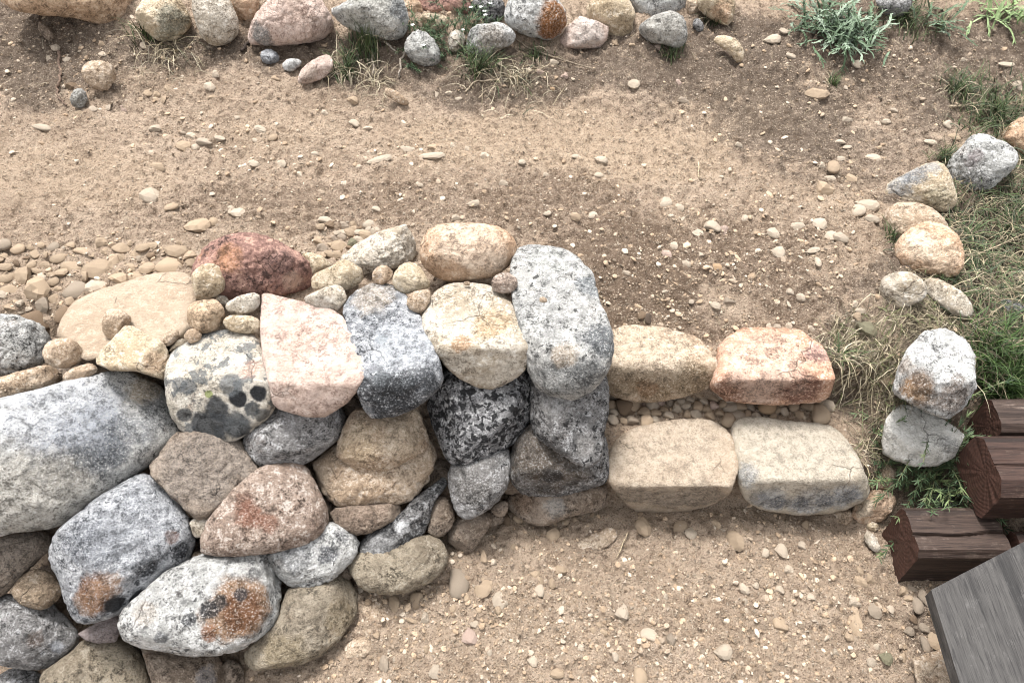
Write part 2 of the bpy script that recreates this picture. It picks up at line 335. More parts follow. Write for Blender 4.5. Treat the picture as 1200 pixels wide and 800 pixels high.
# ------------------------------------------------------------------ stones
def chaikin(P, n=1):
    for _ in range(n):
        Q = np.roll(P, -1, 0); P = np.stack([P * 0.75 + Q * 0.25, P * 0.25 + Q * 0.75], 1).reshape(-1, 2)
    return P
def radial(poly, th):
    """distance from the origin to a star-shaped outline along each angle"""
    A = poly; B = np.roll(poly, -1, 0); r = np.full(len(th), 1e-4); dx, dy = np.cos(th), np.sin(th)
    for (a, b) in zip(A, B):
        e = b - a; den = dx * e[1] - dy * e[0]; den = np.where(np.abs(den) < 1e-12, 1e-12, den)
        t = (a[0] * e[1] - a[1] * e[0]) / den; s = (a[0] * dy - a[1] * dx) / den
        ok = (s >= -1e-6) & (s <= 1 + 1e-6) & (t > 0); r = np.where(ok, np.maximum(r, t), r)
    return r
_seed = [100]
def stone(name, outline, fam, z=None, parent=None, label=None, cat=None, group=None, thick=0.62, p0=3.2, top=None, edge=None, tilt=0.18,
          facets=4, rough=1.0, n=5, stains=(), sharp=False, lean=0.5, mat=None, chips=16, hard=24.0, grow=1.035):
    """A boulder whose outline is traced from the photo and which stands at its own distance: z = height of its middle
    (wall stones), or, without z, seated on the terrain. thick = half depth as a share of its half size."""
    if top is not None: thick, p0 = max(thick, 1.35), max(p0, 7.0)
    _seed[0] += 1; sd = _seed[0]; rg = np.random.default_rng(sd)
    o = np.array(outline, float)
    if not sharp: o = chaikin(o, 1)
    # area centroid
    x, y = o[:, 0], o[:, 1]; x2, y2 = np.roll(x, -1), np.roll(y, -1); cr = x * y2 - x2 * y; A = cr.sum() / 2
    cx, cy = ((x + x2) * cr).sum() / (6 * A), ((y + y2) * cr).sum() / (6 * A)
    o = np.array([cx, cy]) + (o - np.array([cx, cy])) * grow
    n = 6 if abs(A) > 2600 else min(n, 5)
    d = ray(cx, cy)
    if z is None:
        bx = x[np.argmax(y)] * 0.4 + cx * 0.6; G = on_ground(bx, y.max() - 0.10 * (y.max() - y.min()))
        dep = np.linalg.norm(G - C0); half = 0.5 * math.sqrt(abs(A)) * dep / FPX
        C = C0 + d * ((G[1] + lean * half * 1.3) / d[1])
        gz = float(height(np.array([C[0]]), np.array([C[1]]))[0])
    else:
        C = at_z(cx, cy, z)
    w = -d; u = np.cross(np.array([0, 0, 1.0]), w); u /= np.linalg.norm(u); v = np.cross(w, u)
    pts = []
    for (qx, qy) in o:
        r = ray(qx, qy); t = ((C - C0) @ w) / (r @ w); q = C0 + r * t - C; pts.append((q @ u, q @ v))
    pts = np.array(pts); half = math.sqrt(abs(np.sum(pts[:, 0] * np.roll(pts[:, 1], -1) - np.roll(pts[:, 0], -1) * pts[:, 1])) / 2 / math.pi)
    V, F = ico(n); D = V[:, :1] * u + V[:, 1:2] * v + V[:, 2:3] * w
    a, b, c = V[:, 0], V[:, 1], V[:, 2]; th = np.arctan2(b, a); pr = np.hypot(a, b) + 1e-9
    Rs = radial(pts, th)
    tf = thick * half
    p = p0
    r0 = ((pr / Rs) ** p + (np.abs(c) / tf) ** p) ** (-1.0 / p)
    S = r0 ** -hard
    def plane(nv, dist): 
        nonlocal S
        k = np.maximum(D @ nv, 1e-6); S = S + (dist / k) ** -hard
    if top is not None:
        plane(np.array([0, 0, 1.0]), max(top - C[2], 0.006))
        if edge is not None:
            E = at_z(cx, edge, top); nv = np.array([0, -1, tilt]); nv /= np.linalg.norm(nv); plane(nv, max((E - C) @ nv, 0.01))
    for _ in range(facets):
        ang = rg.uniform(0, 2 * math.pi); el = rg.uniform(0.55, 0.97) * (1 if rg.random() < 0.8 else -1)
        nv = (u * math.cos(ang) + v * math.sin(ang)) * math.sqrt(1 - el * el) + w * el
        sup = np.max(r0 * (D @ nv)); plane(nv, sup * rg.uniform(0.70, 0.92))
    r = S ** (-1.0 / hard)
    if sharp: chips = min(chips, 4)
    if chips:      # shallow worn facets all over
        S2 = r ** -34.0
        for _ in range(chips):
            an = rg.uniform(0, 6.283); el = rg.uniform(0.42, 0.98) * rg.choice((1, 1, -1)); nv = (u * math.cos(an) + v * math.sin(an)) * math.sqrt(1 - el * el) + w * el; k = np.maximum(D @ nv, 1e-6); sup = np.max(r * (D @ nv))
            S2 = S2 + (sup * (rg.uniform(0.96, 0.99) if sharp else rg.uniform(0.92, 0.98)) / k) ** -34.0
        r = S2 ** (-1.0 / 34.0)
    Q = D * r[:, None]
    Pn = Q + C * 3.7
    am = half * rough
    sil = 0.35 + 0.65 * np.abs(c)
    disp = am * (0.055 * sil * fbm(Pn / half * 1.1, 3, sd) + 0.024 * fbm(Pn / half * 4.5, 3, sd + 3, .6)) + rough * 0.0032 * fbm(Pn * 75, 3, sd + 5, 0.7)
    # ridged chips
    rid = 1 - np.abs(fbm(Pn / half * 1.7, 3, sd + 9)) * 2; disp -= am * 0.03 * np.clip(rid - 0.72, 0, 1) / 0.28
    Q = Q + D * disp[:, None]
    me = np_mesh(name, Q, F)
    st = []
    for s_ in stains:
        qx, qy, rp, colr, strength = s_[:5]; hard = s_[5] if len(s_) > 5 else 0.0
        rr = ray(qx, qy); 
        # nearest mesh point to that pixel's ray on the visible side
        rel = (C + Q) - C0; along = rel @ rr; dist = np.linalg.norm(rel - along[:, None] * rr, axis=1)
        cand = np.nonzero(dist < max(dist.min() * 1.5, 0.01))[0]; i = cand[np.argmin(along[cand])]
        st.append((Q[i], rp * along[i] / FPX, colr, strength, hard))
    m = mat or rock_mat(name + '_' + fam, fam, sd, st)
    ob = obj(name, me, m, parent, C)
    if label: ob['label'] = label
    if parent is None: tag(ob, label, cat or 'rock', group)
    return ob

BLK = (40, 42, 46); RUS = (140, 84, 44); ORG = (196, 144, 86); LTG = (206, 208, 208); DKG = (74, 80, 86); MOSS = (96, 104, 70)
wall = empty('dry_stone_wall', (-0.45, 1.0, 0.0), 'curving dry stone retaining wall of mixed grey, tan and pink boulders beside the steps', 'stone wall')
def ws(outline, fam, z, label=None, **kw): return stone('stone', outline, fam, z, wall, label, **kw)

# --- top course
ws([(0,369),(18,369),(30,374),(47,380),(60,393),(66,399),(60,412),(52,425),(25,437),(0,444),(-40,450),(-58,410),(-35,374)], 'lgrey', .44, 'pale grey angular capstone', n=6, facets=4)
ws([(0,443),(25,435),(50,428),(65,429),(74,439),(72,449),(45,457),(25,461),(0,469),(-40,475),(-48,455)], 'tan', .44, thick=.8)
ws([(66,392),(75,370),(87,352),(112,341),(140,332),(175,322),(197,319),(217,321),(227,332),(231,352),(228,372),(222,392),(200,402),(170,408),(140,412),(122,414),(110,420),(99,418),(88,406),(77,398)], 'dusty', .45, 'broad flat tan slab on top of the wall', n=6, top=.482, thick=.7, facets=1, rough=.7)
ws([(226,315),(233,302),(240,290),(257,279),(275,274),(300,275),(312,279),(335,290),(352,300),(362,310),(366,322),(362,336),(350,342),(330,346),(305,347),(275,350),(258,347),(240,340),(228,328)], 'red', .50, 'dark reddish brown jagged capstone', n=6, thick=.75, facets=5, rough=1.3,
   stains=[(345,333,14,(214,176,150),.8),(262,300,20,(186,126,82),.7),(335,305,22,(96,72,72),.5)])
ws([(305,342),(312,341),(330,347),(350,352),(375,359),(390,364),(400,372),(408,388),(418,405),(423,416),(424,430),(420,447),(405,467),(380,485),(360,484),(330,477),(322,471),(318,450),(309,420),(306,390)], 'pink', .47, 'pale pink angular capstone with a pointed corner', n=6, sharp=True, top=.512, edge=449, tilt=.5, thick=.6, p0=5, facets=0, rough=.6, hard=30)
ws([(397,304),(410,291),(425,282),(445,272),(470,265),(475,264),(482,275),(491,287),(491,300),(475,309),(455,316),(430,322),(415,318)], 'pale', .47, n=5, thick=.6, facets=4, rough=1.3)
ws([(492,302),(495,282),(507,265),(535,262),(575,263),(595,272),(605,287),(602,302),(590,317),(570,326),(535,330),(515,326),(500,317)], 'orange', .53, 'rounded light orange oval boulder lying on top of the wall', n=6, thick=.75, facets=1, rough=.6, p0=2.3,
   stains=[(540,280,50,(214,190,164),.7)])
ws([(495,375),(499,360),(510,342),(525,332),(550,331),(575,335),(595,350),(606,370),(612,387),(619,405),(616,428),(592,447),(575,455),(560,452),(537,441),(519,421),(505,400)], 'pale', .46, 'tan capstone with flat top, cracks and ochre stain', n=6, top=.525, edge=408, tilt=.3, thick=.85, facets=1, rough=.7,
   stains=[(575,375,26,(204,160,104),.65),(541,398,13,(186,128,70),.7)])
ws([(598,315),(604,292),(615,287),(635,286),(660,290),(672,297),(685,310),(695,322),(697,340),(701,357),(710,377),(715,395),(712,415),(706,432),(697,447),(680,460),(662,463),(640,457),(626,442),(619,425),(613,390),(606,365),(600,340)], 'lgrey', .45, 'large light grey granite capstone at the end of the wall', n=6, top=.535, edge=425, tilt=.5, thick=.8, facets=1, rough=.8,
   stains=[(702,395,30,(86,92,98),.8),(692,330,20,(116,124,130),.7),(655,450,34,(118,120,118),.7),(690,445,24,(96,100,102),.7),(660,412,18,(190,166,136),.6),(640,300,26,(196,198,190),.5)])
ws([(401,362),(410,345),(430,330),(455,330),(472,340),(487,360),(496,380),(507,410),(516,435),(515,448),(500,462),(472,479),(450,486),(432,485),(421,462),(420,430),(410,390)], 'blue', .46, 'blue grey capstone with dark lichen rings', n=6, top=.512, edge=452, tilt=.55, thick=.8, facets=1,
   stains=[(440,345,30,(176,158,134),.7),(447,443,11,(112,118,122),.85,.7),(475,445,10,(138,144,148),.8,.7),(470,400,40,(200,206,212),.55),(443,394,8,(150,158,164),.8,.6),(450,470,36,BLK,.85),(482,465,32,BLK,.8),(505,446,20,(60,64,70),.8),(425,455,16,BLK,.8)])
ws([(195,445),(196,425),(203,412),(225,399),(245,390),(265,387),(287,389),(300,396),(304,410),(311,430),(319,450),(321,468),(315,485),(300,500),(280,514),(262,518),(245,518),(225,515),(212,505),(201,485),(195,465)], 'lichen', .42, 'cream boulder spotted with black and grey lichen', n=6, top=.488, edge=446, tilt=.7, thick=.8, facets=1, rough=.7,
   stains=[(241,465,4.6,(156,168,92),.9,.7),(277,471,11,(44,46,50),1.,.55),(300,463,10,(46,48,52),1.,.45),(252,483,15,(62,66,70),.95,.4),(240,503,22,(62,66,70),.95,.4),(275,500,18,(72,76,80),.9,.4),(218,456,9,(100,106,110),.8,.6),(205,450,9,(100,106,110),.7,.5),(265,450,14,(104,110,114),.8,.4),(290,428,14,(196,140,116),.6,.2),(216,490,9,(66,70,74),.9,.42),(292,482,9,(74,78,80),.9,.5),(275,505,14,(84,88,90),.7,.4),(305,490,10,(84,88,90),.8,.4)])
# --- face of the wall
ws([(0,470),(32,462),(65,452),(100,444),(125,436),(145,434),(165,437),(185,446),(195,457),(200,482),(207,502),(204,517),(175,542),(140,567),(105,592),(80,610),(50,617),(20,619),(0,625),(-50,622),(-80,560),(-60,488)], 'lgrey', .37, 'very large pale blue grey boulder at the upper left of the wall face', n=6, thick=.5, p0=3.2, facets=2, rough=.7,
   stains=[(95,520,50,(84,90,98),.85),(130,495,40,(112,118,126),.7),(165,455,20,(190,168,136),.7),(70,470,60,(206,212,222),.5),(40,590,60,(190,180,160),.5),(185,480,24,(120,124,128),.6)])
ws([(173,550),(188,533),(203,508),(225,506),(255,508),(280,512),(290,530),(302,552),(301,570),(287,585),(267,600),(245,608),(232,609),(217,595),(195,575)], 'brown', .30, 'squarish grey brown boulder', n=6, thick=.6, p0=3.8, facets=4, stains=[(240,550,60,(150,140,130),.6)])
ws([(284,516),(300,495),(320,475),(355,470),(385,470),(400,476),(407,492),(402,510),(380,527),(360,542),(340,550),(315,550),(297,540),(290,527)], 'grey', .315, 'smooth mid grey oval boulder', n=6, thick=.7, p0=2.3, facets=1, rough=.6)
ws([(393,530),(403,505),(413,482),(440,474),(472,470),(487,472),(495,492),(502,512),(501,526),(477,538),(455,552),(440,557),(427,555),(405,542)], 'tan', .285, n=6, thick=.7, facets=3, rough=1.1, stains=[(425,515,30,(204,176,134),.6),(470,500,40,(206,184,152),.5)])
ws([(364,542),(392,518),(440,512),(500,512),(509,530),(507,547),(497,572),(477,587),(455,592),(430,594),(405,593),(388,587),(377,578),(374,562)], 'tan', .20, 'lumpy tan boulder', n=6, thick=.6, p0=3.8, facets=4, rough=1.4)
ws([(500,468),(515,440),(540,425),(580,425),(612,428),(621,440),(624,470),(617,497),(600,522),(570,537),(545,546),(530,545),(518,525),(507,495)], 'bw', .285, 'black and white speckled granite boulder', n=6, thick=.65, p0=3.8, facets=4, rough=.8)
ws([(624,465),(625,440),(660,436),(707,436),(712,457),(711,482),(706,515),(705,535),(690,545),(675,542),(655,528),(635,517),(622,497)], 'gneiss', .30, 'dark grey block under the end capstone', n=6, thick=.9, p0=4.5, facets=2, stains=[(655,470,26,(150,148,144),.5),(690,525,14,(180,176,170),.5)])
ws([(600,532),(610,506),(625,495),(660,500),(708,505),(711,540),(710,565),(690,571),(665,579),(635,581),(615,580),(602,567),(598,550)], 'gneiss', .165, 'dark brown block with black mineral patches', n=6, thick=.9, p0=4.5, facets=2, stains=[(640,530,60,(104,88,70),.75),(648,563,14,BLK,.7,.3)])
ws([(595,587),(600,572),(640,570),(710,562),(709,590),(703,597),(690,601),(665,604),(637,617),(620,611),(600,601)], 'brown', .035, n=5, thick=.8, p0=3.5, facets=2, stains=[(655,595,16,(168,164,156),.7),(612,590,20,(150,112,80),.5)])
ws([(525,547),(545,535),(575,527),(595,522),(598,545),(594,570),(580,590),(560,605),(545,608),(535,602),(528,580)], 'grey', .175, n=6, thick=.75, p0=2.6, facets=2, stains=[(550,560,40,(124,118,110),.5)])
ws([(500,620),(505,590),(520,579),(530,594),(533,611),(522,627),(508,631)], 'brown', .10, n=5, thick=.8)
ws([(522,630),(535,606),(556,600),(574,597),(576,614),(562,632),(551,651),(541,648),(531,639)], 'brown', .03, n=5, thick=.8, facets=4)
ws([(386,596),(418,592),(466,588),(473,602),(457,613),(424,628),(400,621),(390,609)], 'brown', .165, 'flat wedge shaped brown stone', n=5, thick=.7, sharp=False, facets=4, stains=[(420,605,40,(150,124,104),.6)])
ws([(422,650),(424,629),(457,609),(472,600),(484,584),(505,570),(520,558),(525,569),(507,588),(500,620),(490,635),(466,645),(440,664),(428,660)], 'gneiss', .115, 'dark banded stone with white quartz streaks', n=6, thick=.6, facets=3, rough=1.2, stains=[(475,616,9,(226,226,226),.9),(445,640,22,(170,170,168),.5)])
ws([(407,656),(418,645),(460,640),(496,625),(517,633),(525,656),(511,677),(484,692),(454,696),(424,690),(413,674)], 'olive', .06, 'olive grey rounded stone at the foot of the wall', n=6, thick=.7, facets=2)
ws([(303,548),(325,542),(357,543),(370,570),(383,600),(383,610),(376,627),(355,638),(310,647),(268,650),(250,649),(236,645),(240,618),(256,592),(280,565)], 'pinkgranite', .225, 'pinkish tan granite boulder with rusty streaks', n=6, thick=.6, p0=3.8, facets=4, rough=.8, stains=[(290,600,16,(150,90,64),.8),(310,612,12,(150,92,66),.7),(280,585,12,(140,88,66),.6)])
ws([(314,648),(345,632),(370,622),(385,610),(402,618),(422,630),(416,653),(397,671),(379,684),(352,690),(331,684),(321,665)], 'white', .13, 'white and grey speckled stone', n=6, thick=.7, facets=3, stains=[(385,645,13,(60,64,74),.8),(345,655,20,(110,114,120),.5),(405,630,10,(90,92,98),.6)])
ws([(141,740),(144,716),(165,698),(195,672),(230,652),(255,645),(275,643),(300,644),(315,650),(328,680),(330,701),(322,728),(307,743),(280,761),(250,766),(225,768),(175,757),(150,750)], 'white', .13, 'white boulder with a black band and a large rust patch', n=6, thick=.6, p0=3.8, facets=4, rough=1.1,
   stains=[(280,712,36,(168,120,76),.9,.2),(288,718,24,(116,68,34),.9,.2),(245,745,10,(168,98,48),.7),(262,706,9,(60,60,60),.9,.3),(240,716,11,BLK,.95,.3),(224,730,8,(70,72,76),.9,.3),(280,697,8,(60,60,64),.9,.3),(188,752,8,(90,94,98),.8,.3),(165,718,16,(176,160,140),.6),(300,668,8,(70,70,72),.7)])
ws([(58,640),(70,622),(92,603),(115,585),(140,568),(165,555),(180,562),(207,590),(222,615),(226,635),(222,660),(200,682),(172,705),(145,716),(105,730),(87,726),(77,707),(72,680),(58,658)], 'blue', .235, 'big blue grey boulder with a rust stain and black spots', n=6, thick=.6, p0=3.6, facets=4, rough=.8,
   stains=[(108,702,24,(144,92,54),.9,.1),(92,712,18,(150,110,76),.7),(126,692,18,(170,130,96),.6),(176,665,13,(36,38,44),.95,.35),(138,710,12,(36,38,42),.95,.4),(163,702,9,(36,38,42),.95,.5),(214,648,12,(44,46,52),.9,.3),(204,626,8,(130,84,60),.8),(100,640,34,(96,102,112),.6),(150,620,50,(170,174,180),.5)])
ws([(0,627),(32,622),(57,625),(65,637),(37,662),(15,685),(0,700),(-40,720),(-60,640)], 'brown', .21, n=5, thick=.6, facets=3, rough=1.1, stains=[(20,650,50,(150,140,128),.5)])
ws([(12,691),(24,676),(37,666),(55,669),(75,685),(70,700),(52,714),(32,711),(20,705)], 'tan', .155, 'small rounded tan wedge stone', n=5, thick=.8, stains=[(45,690,40,(158,136,108),.7)])
ws([(-10,705),(12,695),(32,700),(57,705),(75,722),(87,735),(92,750),(82,767),(62,780),(37,785),(12,781),(-10,775),(-30,750),(-25,720)], 'grey', .08, 'rounded dark grey boulder', n=6, thick=.75, p0=2.3, facets=1, stains=[(45,752,10,(110,84,66),.6),(70,760,8,(190,196,206),.6)])
ws([(92,742),(112,730),(142,717),(146,730),(135,751),(115,753),(100,750)], 'mauve', .07, 'small flat mauve wedge stone', n=5, thick=.6, facets=3, sharp=True)
ws([(48,790),(68,775),(85,764),(98,750),(135,744),(157,757),(170,775),(176,795),(175,825),(140,852),(75,848),(50,815)], 'olive', -.03, 'brown olive boulder in the bottom course', n=6, thick=.75, facets=2)
ws([(172,775),(165,755),(200,752),(225,755),(250,760),(262,780),(267,800),(260,828),(225,842),(185,828)], 'brown', -.03, n=6, thick=.75, facets=2, stains=[(245,790,12,(130,134,142),.5)])
ws([(262,772),(280,774),(287,790),(286,812),(268,815),(258,795)], 'brown', -.05, n=5, thick=.9)
ws([(0,790),(15,782),(40,785),(55,795),(60,812),(37,834),(0,834),(-25,810)], 'grey', -.02, n=5, thick=.8)
ws([(281,770),(300,752),(325,730),(333,700),(342,687),(376,680),(394,672),(412,680),(423,700),(418,719),(400,746),(382,764),(355,777),(322,781),(292,786)], 'olive', .04, 'tan olive boulder at the foot of the wall', n=6, thick=.65, p0=3.2, facets=3, rough=.8, stains=[(350,715,50,(160,146,124),.5),(405,720,24,(126,104,66),.5),(330,770,26,(140,120,80),.5)])
ws([(200,686),(220,665),(227,646),(238,645),(248,650),(245,662),(222,682),(200,695)], 'tan', .16, n=4, thick=.7)
ws([(222,607),(250,603),(267,600),(266,615),(252,624),(232,631),(225,625)], 'pale', .24, 'small pale flat wedge stone', n=4, thick=.8)
ws([(395,668),(406,658),(415,671),(408,682),(398,680)], 'brown', .05, n=4, thick=.9)
ws([(328,690),(342,684),(346,700),(334,712)], 'brown', .03, n=4, thick=.9)
ws([(574,596),(590,585),(596,590),(594,603),(583,606)], 'brown', .08, n=4, thick=.9)
ws([(568,603),(580,597),(592,604),(590,612),(575,618),(568,613)], 'brown', .02, n=4, thick=.7)
# filling stones deeper in the wall, seen through the gaps
for (x, y, r, z) in [(80,440,22,.36),(180,440,26,.36),(300,415,22,.36),(415,470,24,.3),(510,470,22,.28),(605,400,20,.40),(62,610,24,.2),(215,625,22,.16),(372,600,22,.15),(515,560,24,.12),(600,560,20,.12),(60,690,30,.06),(150,735,26,.0),(300,770,20,-.06),(610,480,20,.25),(480,470,20,.3),(240,650,20,.14),(410,600,20,.14)]:
    ws([(x + r * 1.1 * math.cos(a), y + r * math.sin(a)) for a in np.linspace(0, 6.28, 8)[:-1]], 'brown', z - .03, n=4, thick=.9)
# the wall goes on beyond the left edge of the picture
rg0 = np.random.default_rng(5)
for row, (yy, z0, hh) in enumerate([(400, .43, 44), (530, .36, 74), (650, .21, 60), (755, .06, 56)]):
    x = -90 - 20 * (row % 2)
    while x > -520:
        w_ = rg0.uniform(90, 150); cxx = x - w_ / 2; fam = rg0.choice(['tan', 'grey', 'white', 'brown', 'pinkgranite', 'gneiss'])
        ws([(cxx + w_ * .52 * math.cos(a) * rg0.uniform(.9, 1.08), yy + hh * math.sin(a) * rg0.uniform(.9, 1.08) + (x + 90) * -.02) for a in np.linspace(0, 6.28, 12)[:-1]], str(fam), z0, n=5, thick=.65, p0=3)
        x -= w_ * 1.02

# --- loose cobbles on top of the wall
CG = 'loose cobbles on the wall top'
CL = 'small tan cobble lying loose between the capstones of the wall'
def cob(outline, fam='tan', z=.5, label=CL, n=5, **kw):
    return stone('cobble', outline, fam, z, None, label, 'cobble', CG, thick=kw.pop('thick', .75), n=n, rough=kw.pop('rough', .8), **kw)
cob([(119,375),(125,364),(137,361),(152,370),(155,376),(140,392),(130,399),(122,392)], 'tan', .505, 'rounded tan cobble resting on the broad flat slab')
cob([(50,414),(54,402),(67,397),(85,397),(95,407),(97,417),(92,427),(77,432),(62,430),(52,422)], 'tan', .49, 'oval tan cobble beside the pale grey capstone')
cob([(73,441),(80,434),(100,426),(110,426),(115,435),(107,441),(87,449),(76,447)], 'tan', .46, 'small elongated tan cobble wedged above the largest wall boulder')
cob([(114,420),(120,410),(147,382),(155,382),(175,395),(190,402),(196,412),(197,430),(191,444),(160,434),(132,433),(116,426)], 'cream', .475, 'triangular cream stone above the largest wall boulder', n=6, sharp=True, top=.515, edge=428, tilt=.6, p0=4, facets=1, stains=[(185,425,14,(206,164,126),.6)])
cob([(190,396),(200,385),(209,385),(210,395),(200,405),(194,405)], z=.49)
cob([(197,410),(212,394),(222,402),(212,410),(200,414)], 'olive', .47)
cob([(214,394),(222,385),(232,386),(238,395),(225,403),(220,401)], z=.50)
cob([(219,365),(224,355),(240,351),(255,352),(262,362),(264,375),(255,385),(240,391),(230,387),(220,380)], 'orange', .515, 'squarish tan cobble behind the lichen spotted boulder', stains=[(240,370,40,(196,170,134),.7)])
cob([(224,324),(232,312),(247,308),(260,314),(265,327),(260,344),(245,350),(230,352),(228,340)], 'cream', .535, 'pale upright cobble leaning on the reddish brown capstone')
cob([(251,349),(261,345),(269,351),(266,360),(257,357)], 'pale', .49, n=4)
cob([(264,362),(267,354),(282,346),(303,342),(305,357),(295,367),(275,369)], 'pale', .515, 'pale wedge shaped cobble beside the pink capstone')
cob([(261,377),(266,370),(282,369),(300,372),(307,381),(305,389),(285,391),(266,386)], 'cream', .50, 'flat cream oval cobble above the lichen spotted boulder')
cob([(351,351),(370,342),(392,333),(402,336),(407,350),(397,364),(390,366),(375,362)], 'pale', .515, 'pale cobble between the pink and the blue grey capstones')
cob([(352,297),(370,296),(390,309),(385,314),(372,320),(365,324),(360,312)], 'cream', .47)
cob([(365,332),(367,322),(385,314),(400,304),(410,306),(425,317),(427,327),(412,337),(400,341),(380,338),(368,340)], 'cream', .49, 'elongated cream cobble behind the blue grey capstone')
cob([(435,325),(439,315),(450,310),(460,316),(460,325),(450,334),(441,332)], 'tan', .525)
cob([(459,327),(465,315),(477,307),(490,310),(500,325),(505,335),(490,340),(475,345),(465,340)], 'cream', .525, 'rounded cream cobble beside the orange oval boulder')
cob([(475,354),(482,342),(497,339),(506,342),(502,357),(495,367),(482,364)], 'tan', .525)
cob([(576,330),(582,321),(595,319),(605,325),(607,335),(600,342),(585,344),(577,339)], 'pinkgranite', .545, 'small round pinkish cobble between two end capstones')
cob([(543,330),(550,329),(551,334),(545,335)], 'tan', .535, 'tiny tan chip resting against the orange oval boulder', n=3)
cob([(632,347),(641,349),(642,354),(633,355)], 'tan', .54, 'tiny tan chip lying on the large light grey capstone', n=3)

# ------------------------------------------------------------------ steps
st_lo = empty('stone_step', (0.62, 1.12, 0.0), 'lower step of two flat topped slabs, one tan and one pale grey', 'step')
st_hi = empty('stone_step', (0.55, 1.36, 0.16), 'upper step of a tan slab and a reddish slab', 'step')
stone('slab', [(707,432),(710,415),(713,390),(737,382),(757,382),(782,384),(797,390),(817,395),(829,410),(842,425),(844,435),(832,452),(810,462),(775,469),(750,470),(727,466),(711,457)], 'tan', .265, st_hi, 'tan slab with a darker ochre front', n=6, top=.340, edge=428, tilt=.3, thick=.8, p0=6, facets=1, rough=.9, hard=26,
      stains=[(730,452,26,(138,114,80),.8,.3),(770,455,28,(134,108,72),.8,.3),(810,450,26,(138,114,80),.8,.3),(757,459,14,(150,96,50),.6),(760,400,60,(212,190,160),.5)])  # front face toned a darker ochre, top toned paler
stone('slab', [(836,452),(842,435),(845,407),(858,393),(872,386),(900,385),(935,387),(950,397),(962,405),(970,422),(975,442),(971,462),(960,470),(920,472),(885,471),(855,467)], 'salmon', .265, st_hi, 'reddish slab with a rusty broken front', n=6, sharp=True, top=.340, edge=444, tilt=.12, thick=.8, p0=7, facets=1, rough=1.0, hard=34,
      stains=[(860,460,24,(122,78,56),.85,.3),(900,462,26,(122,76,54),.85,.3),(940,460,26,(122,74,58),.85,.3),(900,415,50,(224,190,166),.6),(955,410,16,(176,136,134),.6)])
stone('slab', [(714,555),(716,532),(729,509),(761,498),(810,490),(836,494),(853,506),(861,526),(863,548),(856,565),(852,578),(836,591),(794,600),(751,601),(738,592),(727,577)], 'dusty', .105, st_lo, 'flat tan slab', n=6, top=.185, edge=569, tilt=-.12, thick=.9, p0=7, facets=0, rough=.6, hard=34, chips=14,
      stains=[(740,585,26,(120,108,95),.75,.3),(780,588,30,(120,108,95),.75,.3),(825,586,30,(120,108,95),.75,.3),(790,530,80,(198,180,156),.5)])  # row of darker brown patches along the front, paler patch on top
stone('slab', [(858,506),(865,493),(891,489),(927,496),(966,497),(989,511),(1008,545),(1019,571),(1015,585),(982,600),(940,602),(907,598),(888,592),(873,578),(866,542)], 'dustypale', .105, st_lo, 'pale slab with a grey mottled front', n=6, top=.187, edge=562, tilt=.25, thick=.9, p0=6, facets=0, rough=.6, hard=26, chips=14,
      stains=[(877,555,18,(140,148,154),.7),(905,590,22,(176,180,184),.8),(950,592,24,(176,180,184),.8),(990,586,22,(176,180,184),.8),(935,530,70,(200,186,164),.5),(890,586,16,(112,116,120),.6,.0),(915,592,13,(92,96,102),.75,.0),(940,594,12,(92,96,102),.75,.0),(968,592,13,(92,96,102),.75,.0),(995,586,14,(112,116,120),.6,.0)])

# ------------------------------------------------------------------ border rocks at the right of the path, and stones beside the beams
BG = 'rocks edging the path'
def bd(outline, fam, label, **kw): return stone('border_rock', outline, fam, kw.pop('z', None), None, label, 'rock', BG, n=kw.pop('n', 5), thick=kw.pop('thick', .85), **kw)
bd([(1172,160),(1180,149),(1192,140),(1207,134),(1222,145),(1222,175),(1206,184),(1192,177),(1182,168)], 'orange', 'tan orange rock with a dark side beyond the white grey border rock', facets=4)
bd([(1109,196),(1116,184),(1128,172),(1138,160),(1152,157),(1168,164),(1182,170),(1192,182),(1190,194),(1180,204),(1160,221),(1150,228),(1138,228),(1122,219),(1113,207)], 'white', 'rounded white grey border rock in the grass edge', n=6, stains=[(1140,180,8,(150,136,136),.7),(1133,192,8,(150,136,136),.6),(1138,216,16,(120,118,116),.6)])
bd([(1030,234),(1031,226),(1044,214),(1066,202),(1086,192),(1102,190),(1112,204),(1118,220),(1121,232),(1118,242),(1106,249),(1086,245),(1050,244),(1036,245)], 'cream', 'long cream border rock with a grey stripe along its back', n=6, facets=3, stains=[(1050,212,16,(150,156,162),.8),(1070,200,14,(150,156,162),.8),(1090,192,12,(150,156,162),.7),(1100,235,14,MOSS,.4)])
bd([(1036,264),(1036,252),(1046,240),(1066,237),(1086,241),(1102,252),(1112,266),(1104,282),(1060,286),(1042,280)], 'tan', 'flat topped tan rock tucked behind the orange border rock', thick=.9)
bd([(1049,296),(1052,282),(1066,269),(1086,260),(1104,262),(1122,275),(1129,291),(1128,312),(1118,324),(1100,324),(1072,320),(1054,312)], 'orange', 'orange tan rounded border rock with white mottling', n=6, stains=[(1080,285,22,(222,204,176),.6),(1105,300,22,(222,200,170),.5)])
bd([(1031,339),(1034,327),(1045,320),(1061,318),(1077,324),(1086,336),(1083,350),(1066,358),(1050,362),(1036,354)], 'pale', 'pale oval rock half covered by dry grass')
bd([(1080,330),(1095,325),(1113,333),(1131,345),(1141,361),(1139,372),(1117,370),(1090,350)], 'pale', 'pale rock almost buried in dry straw')
